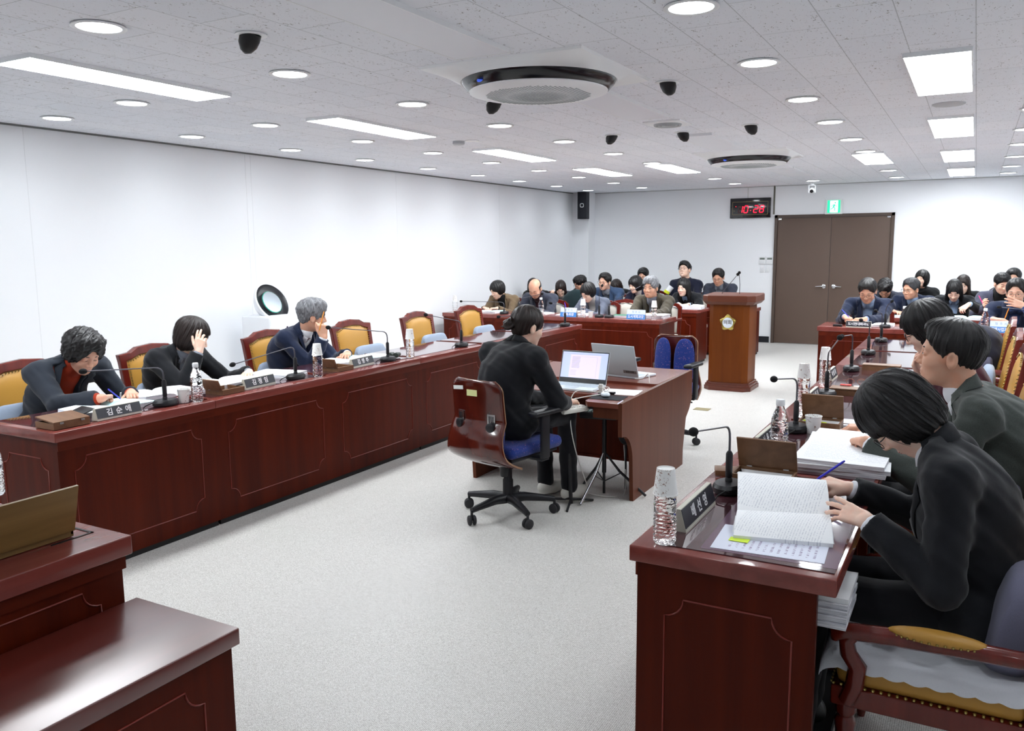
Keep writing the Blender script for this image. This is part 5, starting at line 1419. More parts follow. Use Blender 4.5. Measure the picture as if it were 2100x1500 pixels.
def card(px0, px1, y, t1, t2, label):
    """folded name card with a blue lower band, facing the room"""
    a, b = px0, px1; c = (a+b)/2; L = b-a
    e = empty('name_card', (c, y, TZ), 0, label, 'name card', 'blue and white name cards')
    h = .115; sl = .24
    T = Matrix.Translation((0, -.028, 0)) @ Matrix.Rotation(-sl, 4, 'X')
    m = MB().box(-L/2, L/2, -.001, .001, 0, h, 0, T).box(-L/2, L/2, -.001, .001, 0, h, 0, Matrix.Translation((0, .028, 0)) @ Matrix.Rotation(sl, 4, 'X')); m.build('card', mat('card_white', srgb(226, 236, 246), .5), e)
    bl = MB().box(-L/2, L/2, -.0022, -.0011, .0, h*.50, 0, T).build('blue_band', mat('card_blue', srgb(70, 142, 220), .5), e)
    v, f = text_mesh(t1, .042, .0003, bold=.0008, sx=min(1, L*.9/(.042*len(t1)*.95))); MB().add(v, f, 0, False, T @ Matrix.Translation((0, -.0026, h*.25)) @ Matrix.Rotation(PI/2, 4, 'X')).build('card_text', NP_W, bl)
    v, f = text_mesh(t2, .028, .0003, spacing=1.2); MB().add(v, f, 0, False, T @ Matrix.Translation((0, -.0018, h*.74)) @ Matrix.Rotation(PI/2, 4, 'X')).build('card_heading', mat('card_ink', srgb(120, 150, 190), .5), e)
    return e
# --- left row
desk_box((-3.93, 2.46), -PI/2, 'walnut box with its lid nearly shut at the left row desk end', .12, False, .19, .15)
pb = MB().box(-.038, .038, -.075, .075, 0, .009, bev=.003); o = pb.build('black_phone_holder', MIC_B); o.location = (-4.01, 2.60, TZ+.034); o.rotation_euler = (.12, .15, .35)
tag(o, 'flat black phone case lying half in the walnut box', 'phone case')
o = MB().box(-.022, .022, -.012, .012, 0, .010, bev=.003).build('eraser', mat('eraser', srgb(238, 226, 232), .6)); o.location = (-4.03, 2.505, TZ+.034); tag(o, 'small white pink eraser beside the black phone case', 'eraser')
o = MB().box(-.03, .03, -.03, .03, 0, .002).build('sticky_notes', mat('orange_note', srgb(255, 150, 84), .7)); o.location = (-4.10, 2.60, TZ+.008); o.rotation_euler = (0, 0, .4); tag(o, 'orange sticky notes behind the black phone case', 'sticky note')
nameplate((-3.885, 2.60), (-3.885, 2.86), '김 순 애', 'black name plate in front of the curly haired woman', sp=1.15)
sheet_of((-4.17, 2.70), PI/2+.05, .30, .21, 'bluish sheet under the arm of the curly haired woman', mat('pale_blue_paper', srgb(214, 224, 242), .7))
open_book((-4.13, 2.86), -PI/2+.12, .42, .28, .020, 'open book under the writing hand of the curly haired woman', right=PRINT, left=CYAN, curl=.5)
open_book((-4.24, 3.30), -PI/2-.1, .40, .27, .020, 'open report between the curly haired woman and the bottle', curl=.6, right=PRINT)
mic((-3.92, 3.055, TZ+.003), onx(172, 762, -4.03), 'gooseneck microphone pointing at the curly haired woman', .215)
cup((-3.90, 3.165, TZ+.003), 'patterned paper cup between the microphone and the capped bottle', s=1.0)
bottle(-3.872, 3.235, 'white capped water bottle on the left row by the patterned cup')
desk_box((-3.95, 3.51), PI, 'open walnut box between the capped bottle and second name plate', 2.0, False, .15, .17, dl=.07)
pen((-3.93, 3.57, TZ+.034), (0, 1, .05), MIC_B, 'black pen lying in the box left of the second name plate', 'pens')
nameplate((-3.925, 3.63), (-3.945, 3.90), '김 정 임', 'black name plate in front of the woman hiding her face', sp=1.15)
mic((-3.935, 4.10, TZ+.003), onx(478, 748, -4.0), 'gooseneck microphone beside the name plate of the face hiding woman', .22)
open_book((-4.17, 3.78), -PI/2+.05, .44, .29, .024, 'thick open report in front of the woman hiding her face', curl=.6)
stack((-4.13, 4.13), -PI/2+.25, .24, .32, 2, 'fanned white papers right of the face hiding woman', t=.014, m=PRINT)
bottle_cup(-3.87, 4.245, 'left row beside the pencil man')
desk_box((-3.95, 4.54), PI, 'open walnut box beside the third name plate', 2.0, False, .15, .17, dl=.07)
nameplate((-3.93, 4.66), (-3.955, 4.93), '김 영 주', 'black name plate in front of the pencil holding man', sp=1.15)
mic((-3.915, 5.08, TZ+.003), onx(674, 672, -4.0), 'gooseneck microphone reaching toward the pencil holding man', .225)
open_book((-4.15, 4.93), -PI/2+.05, .44, .29, .024, 'open report under the elbow of the pencil holding man', curl=.6, left=CYAN)
e = empty('binoculars', (-3.99, 5.26, TZ+.003), .3, 'small dark green binoculars beside the third microphone', 'binoculars')
MB().lathe([(.020, 0), (.022, .03), (.016, .06), (.015, .085)], 14, 0, Matrix.Translation((-.02, -.05, .024)) @ Matrix.Rotation(-PI/2, 4, 'X')).lathe([(.020, 0), (.022, .03), (.016, .06), (.015, .085)], 14, 0, Matrix.Translation((.03, -.05, .024)) @ Matrix.Rotation(-PI/2, 4, 'X')).build('barrels', mat('green_rubber', srgb(48, 58, 50), .6), e)
MB().box(-.02, .03, -.01, .01, .02, .034).build('hinge_bar', MIC_B, e)
bottle_cup(-3.885, 5.33, 'left row past the binoculars')
stack((-4.16, 5.28), -PI/2+.1, .21, .30, 1, 'thin papers on the left row behind the green binoculars', t=.006)
mic((-3.905, 6.12, TZ+.003), onx(874, 646, -4.0), 'gooseneck microphone on the left row in front of two empty chairs', .22)
mic((-3.895, 7.18, TZ+.003), (-4.0, 6.95, .95), 'gooseneck microphone whose head shows beside the hair bun', .20)
mic((-3.885, 8.20, TZ+.003), onx(1130, 622, -4.0), 'gooseneck microphone at the far end of the left row', .22)
# --- right row
bottle_cup(-.748, 2.262, 'right row corner nearest the camera')
nameplate((-.742, 2.37), (-.742, 2.70), '배 선 영', 'black name plate at the near end of the right row', sp=1.25, size=.044, h=.070)
mic((-.715, 2.86, TZ+.003), ony(1423, 886, 2.50), 'big black gooseneck microphone nearest the camera on the right row', .235, s=2)
SCH = pages_mat('paper_table', srgb(232, 236, 250), srgb(180, 172, 196), 16, 0, .5, (.12, .92))
_n, _l, _b = nodes(SCH)
sheet_of((-.47, 2.40), .06, .31, .22, 'printed schedule lying under the big open book', SCH, z=TZ+.0035)
o = sheet_of((-.465, 2.52), .03, .37, .50, 'clear plastic desk sheet under the printed schedule', mat('clear_sheet', srgb(112, 88, 104), .10, coat=.3), z=TZ+.0031, t=.0003, name='plastic_sheet', cat='desk sheet')
# the big book: lower half lies on the desk, the upper half stands lifted
bb = empty('open_book', (-.45, 2.60, TZ+.004), 0, 'big open report held by the black suited woman', 'book')
def _loc(v): return Vector(v)-Vector((-.45, 2.60, TZ+.004))
P00, P10 = onz(1504, 1098, TZ+.016), onz(1709, 1116, TZ+.016)
F0, F1 = onz(1512, 1046, TZ+.030), onz(1702, 1056, TZ+.030)
U0, U1 = ony(1513, 968, 2.90), ony(1694, 985, 2.90)
def quad(a, b, c, d, bul, k0=0):
    def f_(u, v):
        p = a.lerp(b, u).lerp(c.lerp(d, u), v); return _loc(p+Vector((0, 0, bul*math.sin(v*PI))))
    return f_
m = MB().sheet(quad(P00, P10, F0, F1, .012), 10, 10, thick=.012); lp_ = m.build('lower_page', PRINT, bb)
m = MB().sheet(quad(F0, F1, U0, U1, .018), 10, 10, thick=.010); up_ = m.build('upper_page', PRINT, bb)
MB().sheet(quad(P00+Vector((-.006, -.006, -.014)), P10+Vector((.006, -.006, -.014)), F0+Vector((-.006, 0, -.020)), F1+Vector((.006, 0, -.020)), 0), 4, 4, thick=.001).build('book_cover', PAPER, bb)
o = MB().box(-.028, .028, -.016, .016, 0, .0012).build('sticky_note', mat('yellow_note', srgb(226, 255, 70), .6)); o.location = onz(1516, 1108, TZ+.006)+Vector((0, .0, .0)); tag(o, 'bright yellow sticky tab at the corner of the big book', 'sticky note')
desk_box((-.635, 3.055), 0, 'open walnut box behind the nearest microphone, hinges showing', 1.15, True, .215, .13)
o = MB().box(-.05, .05, -.04, .04, 0, .02, bev=.002).build('small_wooden_box', W_PALE); o.location = (-.775, 3.09, TZ+.003); o.rotation_euler = (0, 0, .3); tag(o, 'little pale wooden lid left of the nearest walnut box', 'box lid')
stack((-.41, 3.56), .05, .33, .60, 3, 'thick paper stack under the fist of the grey green jacket', t=.016, m=PRINTY, seed=3)
bottle(-.665, 3.475, 'white capped water bottle right of the nearest open walnut box', s=1.12)
nameplate((-.755, 3.46), (-.752, 3.74), '서 용 규', 'second name plate of the right row, behind the capped bottle', sp=1.2, size=.042, h=.066)
mic((-.685, 3.955, TZ+.003), ony(1588, 778, 3.75), 'gooseneck microphone between the capped bottle and upright box lid', .25)
cup((-.607, 3.955, TZ+.003), 'patterned paper cup standing alone on the right row', s=1.05)
desk_box((-.60, 4.12), 0, 'open walnut box with a green pen behind the lone paper cup', 1.15, True, .19, .13)
pen((-.68, 4.09, TZ+.032), (1, -.25, .0), mat('lime_pen', srgb(214, 232, 40), .4), 'lime green highlighter resting on the box behind the cup', 'pens', .12)
bottle_cup(-.775, 4.665, 'right row by the third plate')
nameplate((-.745, 4.66), (-.742, 4.90), '이 종 민', 'third name plate of the right row beside the cup topped bottle', sp=1.2, h=.066)
sheet_of((-.42, 4.28), .1, .20, .16, 'small pale sheet past the walnut box with the green pen', mat('pale_lilac', srgb(226, 230, 244), .7), grp='loose sheets')
sheet_of((-.42, 4.02), -.05, .21, .16, 'loose white sheet beside the fist of the grey green jacket', PAPER, grp='loose sheets')
mic((-.70, 4.975, TZ+.003), ony(1722, 693, 4.55), 'gooseneck microphone leaning right over the red topped box', .25)
desk_box((-.58, 5.10), 0, 'walnut box with a red card, right row middle', .02, True, .23, .13)
o = MB().box(-.03, .03, -.015, .015, 0, .004).build('red_card', mat('red_card', srgb(235, 40, 24), .5)); o.location = (-.62, 5.16, TZ+.045); tag(o, 'small red card lying on the middle walnut box', 'card')
bottle_cup(-.785, 5.47, 'farthest of the right row')
e = empty('eyeglasses', (-.60, 5.46, TZ+.004), .4, 'folded brown eyeglasses lying on the right row desk', 'eyeglasses')
m = MB()
for sx in (-1, 1):
    m.tube([(sx*.033+.024*math.cos(a), 0, .020+.017*math.sin(a)) for a in [2*PI*k/16 for k in range(16)]], .0016, 6, closed=True); m.tube([(sx*.056, 0, .03), (sx*.05, .10, .012)], .0018, 6)
m.build('glasses_frame', mat('brown_frame', srgb(150, 92, 66), .4), e)
open_book((-.44, 5.28), .1, .30, .21, .012, 'open pages in front of the burgundy dressed woman', curl=.5)
nameplate((-.775, 5.55), (-.772, 5.78), '이 성 희', 'fourth name plate of the right row under the far microphones', sp=1.2, h=.066)
mic((-.70, 6.07, TZ+.003), ony(1727, 690, 5.80), 'gooseneck microphone right of the farthest cup topped bottle', .25)
desk_box((-.52, 6.20), 0, 'closed walnut box at the empty right row desk', .02, True, .24, .12)
mic((-.694, 7.05, TZ+.003), ony(1766, 657, 6.85), 'second gooseneck microphone from the far end of the right row', .24)
mic((-.690, 8.02, TZ+.003), ony(1796, 638, 7.8), 'farthest gooseneck microphone of the right row', .25)
# books on the shelf under the near right desk
sb = empty('book_stack', (-.30, 2.42, TZ-.172), 0, 'stack of white booklets sticking out under the near right desk', 'books')
for i in range(5):
    MB().box(-.13, .055-.006*(i % 2), -.15+.008*i, .10, .0+.0155*i-.03*0, .0145+.0155*i, 0, Matrix.Rotation(.04*(i % 2), 4, 'Z')).build('booklet', PEDGE if i < 4 else PAPER, sb)
sb.location = (-.30, 2.44, TZ-.172)
# --- corner desk
t = empty('wooden_box', (-2.46, 1.22, TZ+.003), PI/2, 'large open wooden box on the tall desk at the lower left', 'box', 'hinged walnut boxes')
WB = wood('oak_box', srgb(112, 84, 44), srgb(140, 108, 62), .45, 0, 14)
MB().box(-.42, .26, -.10, .10, 0, .006).box(-.42, .26, -.10, -.092, .006, .032).box(-.42, .26, .092, .10, .006, .032).box(.252, .26, -.10, .10, .006, .032).build('box_tray', WB, t)
MB().box(-.42, .26, -.004, .004, 0, .15, 0, Matrix.Translation((0, -.105, .02)) @ Matrix.Rotation(.25, 4, 'X')).build('box_lid', WB, t)
MB().box(-.40, .12, -.08, .08, .006, .026).build('note_block', PAPER, t)
MB().box(.10, .16, -.085, .085, .006, .022).build('green_felt', mat('felt_green', srgb(90, 140, 116), .8), t)
MB().box(.165, .24, -.09, .05, .008, .034).build('pen_rest', mat('oak_light', srgb(170, 142, 116), .6), t)
bottle(-3.02, 1.615, 'water bottle cut off by the left edge at the corner desk', TZ+.002)
# --- back rows
bottle_cup(-6.09, 9.40, 'far left end of the witness desk', TZ)
mic((-5.33, 9.40, TZ), (-6.0, 9.42, .90), 'long gooseneck microphone stretched left at the back witness desk', .155, grp='witness microphones', cable=False, stem=.02)
mic((-5.12, 9.42, TZ), (-4.83, 9.5, 1.02), 'gooseneck microphone under the face of the bald man', .20, grp='witness microphones', cable=False)
mic((-4.00, 9.42, TZ), (-3.955, 9.40, 1.14), 'upright gooseneck microphone beside the small cup at the back', .30, grp='witness microphones', cable=False)
mic((-3.87, 9.42, TZ), (-3.48, 9.5, 1.15), 'gooseneck microphone leaning right toward the grey haired witness', .17, grp='witness microphones', cable=False)
bottle(-4.77, 9.36, 'labelled water bottle in front of the bald man', TZ, 1.1)
bottle_cup(-4.19, 9.36, 'back desk beside the small cup', TZ)
cup((-4.09, 9.37, TZ), 'small plain paper cup on the back witness desk', s=.9)
bottle_cup(-3.275, 9.36, 'witness desk corner by the lectern', TZ)
card(-4.49, -4.27, 9.36, '건축과장', '청 주 시', 'blue name card in front of the grey cardigan woman')
card(-3.61, -3.38, 9.36, '도시계획과장', '청 주 시', 'blue name card in front of the grey haired witness')
open_book((-5.68, 9.56), 0, .40, .28, .02, 'pale blue paged book in front of the tan jacketed woman', left=PRINT, right=CYAN, z=TZ, curl=.4)
open_book((-4.95, 9.62), 0, .36, .26, .016, 'open papers in front of the bald man', z=TZ)
open_book((-4.42, 9.60), 0, .40, .27, .016, 'open report under the pen of the grey cardigan woman', z=TZ, curl=.4)
stack((-3.74, 9.58), .1, .26, .20, 2, 'green backed folder beside the right witness microphones', z=TZ, t=.012, m=mat('green_folder', srgb(60, 120, 96), .6), seed=5)
stack((-3.36, 9.62), 0, .30, .30, 3, 'pile of white papers at the corner of the witness desk', z=TZ, t=.014, seed=6)
open_book((-3.42, 11.17), .1, .40, .26, .05, 'thick arched open book in front of the black haired witness near the lectern', z=TZ+.002, curl=.2)
sheet_of((-4.25, 11.12), .1, .30, .18, 'white papers before the bobbed woman in the second row', PAPER, z=TZ, grp='loose sheets')
sheet_of((-3.05, 12.28), 0, .30, .2, 'white papers on the back desk behind the lectern', PAPER, z=.70, grp='loose sheets', t=.02)
# right back
nameplate((-1.15, 9.345), (-.905, 9.345), '도시현대화과장', 'long black name plate in front of the navy suited writer', z=TZ, sp=.9, size=.034, h=.066)
mic((-.78, 9.42, TZ), (-.725, 9.38, 1.03), 'gooseneck microphone before the navy suited writer', .22, grp='witness microphones', cable=False)
bottle(-.60, 9.37, 'white capped bottle on the back right witness desk', TZ, 1.12)
bottle(.12, 9.36, 'white capped bottle beside the blue card at the right edge', TZ, 1.12)
card(.165, .355, 9.36, '주택사업과장', '청 주 시', 'blue name card cut by the chair at the right edge')
o = MB().box(-.045, .045, -.03, .03, 0, .02, bev=.004).build('desk_phone', MIC_B); o.location = (-1.24, 9.40, TZ); tag(o, 'small black device at the left corner of the right witness desk', 'device')
open_book((-.93, 9.60), 0, .44, .27, .02, 'open report under the hands of the navy suited writer', z=TZ, right=PRINT, curl=.5)
open_book((-.62, 11.10), 0, .40, .26, .02, 'pale book in front of the man in dark glasses', z=.735, right=CYAN, left=CYAN)
open_book((-.05, 11.10), -.1, .46, .28, .03, 'pale blue arched book before the long haired woman', z=.735, right=CYAN, left=CYAN, curl=.3)
open_book((.42, 9.60), 0, .40, .27, .02, 'pale blue book under the hand of the chin holding man', z=TZ, right=CYAN)
mic((.62, 9.45, TZ), (.24, 9.5, .99), 'gooseneck microphone reaching in from the right edge', .21, grp='witness microphones', cable=False)
# ---------------------------------------------------------------- typing table things
LAP = mat('laptop_silver', srgb(192, 204, 208), .4, 0); LAPW = mat('laptop_white', srgb(222, 234, 242), .4); BEZ = mat('bezel', srgb(16, 16, 20), .3)
def laptop(hinge0, hinge1, depth, height, lean, label, kb=LAPW, lid=LAP, screen=True, z=.665):
    a, b = Vector(hinge0), Vector(hinge1); d = (b-a).normalized(); L = (b-a).length; c = (a+b)/2
    e = empty('laptop', (c.x, c.y, z), math.atan2(d.y, d.x), label, 'laptop', 'laptops on the typing table')
    MB().box(-L/2, L/2, -depth, 0, 0, .016, bev=.003).build('laptop_base', kb, e)
    k = MB(); kk = mat('keys', srgb(196, 210, 220), .5)
    for r in range(5):
        for q in range(14): k.box(-L/2+.02+q*(L-.04)/14, -L/2+.02+(q+.86)*(L-.04)/14, -.035-r*.020-.017, -.035-r*.020, .016, .0175)
    k.box(-.05, .05, -depth+.015, -.145, .016, .0168); k.build('keyboard', kk, e)
    T = Matrix.Translation((0, 0, .016)) @ Matrix.Rotation(-lean, 4, 'X')
    s = MB().box(-L/2, L/2, -.003, .004, 0, height, 0, T, bev=.0015).build('screen_lid', lid, e)
    if screen:
        MB().box(-L/2+.002, L/2-.002, -.0042, -.003, .002, height-.002, 0, T).build('bezel', BEZ, s)
        MB().box(-L/2+.008, L/2-.008, -.0048, -.0042, .032, height-.010, 0, T).build('display', mat('screen_blue', srgb(196, 206, 236), .4, emit=(.26, srgb(190, 204, 246))), s)
        MB().box(-L/2+.07, L/2-.06, -.0054, -.0048, .036, height-.028, 0, T).build('document', mat('screen_page', srgb(226, 216, 234), .4, emit=(.28, srgb(226, 212, 238))), s)
        t = MB(); rn = random.Random(4)
        for r in range(11): t.box(-L/2+.085, -L/2+.085+.062-rn.random()*.006, -.0058, -.0054, height-.045-r*.0075, height-.0425-r*.0075, 0, T)
        for r in range(4): t.box(-L/2+.080, -L/2+.12+rn.random()*.03, -.0058, -.0054, height-.140-r*.010, height-.1385-r*.010, 0, T)
        t.box(-L/2+.15, L/2-.085, -.0058, -.0054, height-.041, height-.0402, 0, T).box(L/2-.086, L/2-.085, -.0058, -.0054, .045, height-.04, 0, T)
        t.box(-L/2+.01, L/2-.03, -.0058, -.0054, height-.0235, height-.0222, 0, T)
        t.build('screen_text', mat('screen_ink', srgb(190, 180, 205), .5, emit=(.12, srgb(190, 180, 205))), s)
        MB().box(-L/2+.008, L/2-.008, -.0053, -.0048, .024, .034, 0, T).build('taskbar', BEZ, s)
    return e
l1 = laptop(onz(1146, 783, .68), onz(1243, 791, .68), .235, .225, .30, 'open laptop with a document on its lit screen', z=.666)
p0, p1 = Vector((-2.03, 5.50, .683)), Vector((-2.385, 5.575, .683))
l2 = laptop(p0, p1, .235, .235, .30, 'silver laptop seen from behind, facing the empty blue chair', screen=True, z=.684)
st = MB().box(-.055, .055, -.0008, 0, -.012, .012); T = Matrix.Translation((-.118, 0, .016)) @ Matrix.Rotation(-.30, 4, 'X') @ Matrix.Translation((0, .0052, .035))
m = MB().box(-.055, .055, -.0004, .0006, -.011, .011, 0, T); so = m.build('property_sticker', mat('sticker_grey', srgb(120, 118, 116), .4), l2)
v, f = text_mesh('청주시의회', .015, .0002, bold=.0004); MB().add(v, f, 0, False, T @ Matrix.Translation((0, .0009, 0)) @ Matrix.Rotation(PI, 4, 'Z') @ Matrix.Rotation(PI/2, 4, 'X') ).build('sticker_text', BEZ, so)
o = MB().box(-.105, .105, -.08, .08, 0, .003).build('mouse_pad', mat('pad_black', srgb(30, 32, 38), .8)); o.location = (-1.985, 4.835, .665); o.rotation_euler = (0, 0, .1); tag(o, 'black mouse pad at the right front of the typing table', 'mouse pad')
e = empty('computer_mouse', (-2.01, 4.845, .668), .5, 'silver and black computer mouse on the black pad', 'mouse')
MB().ell((0, 0, .014), (.030, .048, .017), 20).build('mouse_shell', LAPW, e); MB().ell((0, .02, .020), (.012, .022, .013), 14).build('mouse_buttons', BEZ, e)
sheet_of((-1.985, 5.055), .15, .24, .21, 'blank white sheet beside the silver mouse', PAPER, z=.666, grp='loose sheets')
pen(onz(1252, 832, .672)+Vector((0.02, .06, 0)), onz(1285, 817, .67)-onz(1265, 829, .67), mat('pen_pale', srgb(214, 214, 236), .4), 'white pen lying at the right edge of the typing table', 'pens', .12)
e = empty('black_clip', (-2.04, 4.95, .667), .2, 'black clip on the blank sheet', 'clip'); MB().prism([(-.06, -.01), (0, -.012), (.05, -.022), (.038, 0), (.05, .02), (0, .012), (-.06, .01)], 0, .012, 2).build('clip_body', BEZ, e)
WCAB = mat('cable_white', srgb(226, 226, 220), .5)
def cable(pts, label, r=.0035, m=WCAB, name='white_cable', n=10):
    P = [Vector(p) for p in pts]; out = []
    for i in range(len(P)-1):
        a, b, c, d = P[max(i-1, 0)], P[i], P[i+1], P[min(i+2, len(P)-1)]
        for k in range(n):
            t = k/n; out.append(.5*((2*b)+(-a+c)*t+(2*a-5*b+4*c-d)*t*t+(-a+3*b-3*c+d)*t**3))
    out.append(P[-1]); o = MB().tube(out, r, 6).build(name, m, loc=P[0]); return tag(o, label, 'cable', 'cables of the typing table')
cable([(-2.12, 4.98, .70), (-2.06, 4.96, .695), (-2.06, 4.88, .675), (-2.13, 4.72, .672), (-2.14, 4.625, .66), (-2.14, 4.60, .52), (-2.12, 4.66, .30), (-2.10, 4.8, .05)], 'white cable looping off the table edge by the mouse pad')
cable([(-2.13, 5.0, .70), (-2.05, 5.0, .70), (-2.06, 4.92, .68), (-2.2, 4.86, .69), (-2.24, 4.82, .64), (-2.25, 4.8, .50), (-2.22, 4.85, .30)], 'thin white cable hanging over the front of the laptop')
cable([(-2.05, 5.48, .69), (-1.98, 5.45, .70), (-1.93, 5.42, .74), (-1.90, 5.36, .69)], 'white cable arched beside the silver laptop')
cable([(-2.25, 4.95, .012), (-2.12, 4.86, .010), (-1.98, 4.86, .010), (-1.93, 5.0, .012), (-1.98, 5.1, .3)], 'white cable lying on the floor under the typing table')
o = MB().box(-.014, .014, -.009, .009, 0, .055, bev=.003).build('usb_hub', WCAB); o.location = (-2.10, 4.985, .667); tag(o, 'upright white adapter plugged beside the lit laptop', 'adapter')
# stenotype on its stand and the white keyboard at the lap
e = empty('stenotype_stand', (-2.03, 4.88, 0), 0, 'black keyboard on a folding tripod under the typing table', 'stand')
MB().tube([(0, 0, .16), (0, 0, .53)], .014, 12).tube([(0, 0, .02), (0, 0, .2)], .009, 10).build('pole', MIC_B, e)
for k, a in enumerate((-1.75, .35, 2.5)):
    MB().tube([(0, 0, .30), (.10*math.cos(a), .10*math.sin(a), .17), (.27*math.cos(a), .27*math.sin(a), .012)], [.006, .009, .009], 8).tube([(0, 0, .10), (.11*math.cos(a), .11*math.sin(a), .16)], .004, 6).build('leg', MIC_B if k else chrome, e)
MB().box(-.14, .10, -.10, .10, .53, .575, 0, Matrix.Rotation(.15, 4, 'Z'), bev=.006).build('stenotype_case', MIC_B, e)
m = MB()
for q in range(9): m.box(-.13+q*.024, -.112+q*.024, -.095, -.045, .575, .583, 0, Matrix.Rotation(.15, 4, 'Z'))
m.build('stenotype_keys', mat('steno_keys', srgb(150, 170, 168), .4), e)
e = empty('white_keyboard', (-2.16, 4.62, .60), 1.15, 'white stenotype keyboard at the right knee of the typist', 'keyboard')
MB().box(-.10, .10, -.07, .07, 0, .03, bev=.006).build('keyboard_case', mat('kb_white', srgb(226, 226, 218), .5), e)
m = MB()
for r in range(3):
    for q in range(8): m.box(-.088+q*.022, -.070+q*.022, -.055+r*.026, -.034+r*.026, .03, .036)
m.build('keys', mat('kb_keys', srgb(236, 236, 230), .5), e)
m = MB()
for q in range(6): m.box(-.07+q*.022, -.058+q*.022, .045, .055, .03, .033)
m.build('function_keys', BEZ, e); MB().tube([(0, 0, 0), (0, 0, -.2), (.0, -.02, -.59)], .012, 10).tube([(0, -.02, -.56), (.16, -.05, -.592)], .008, 8).tube([(0, -.02, -.56), (-.12, -.12, -.592)], .008, 8).tube([(0, -.02, -.56), (-.05, .15, -.592)], .008, 8).build('keyboard_stand', MIC_B, e)
o = MB().ell((0, 0, .0), (.05, .05, .055), 18).tube([(0, 0, -.05), (0, 0, -.36)], .007, 8).build('floor_device', mat('dark_ball', srgb(34, 36, 42), .6)); o.location = (-1.95, 5.06, .37); tag(o, 'dark round lamp head on a stem under the typing table', 'lamp')
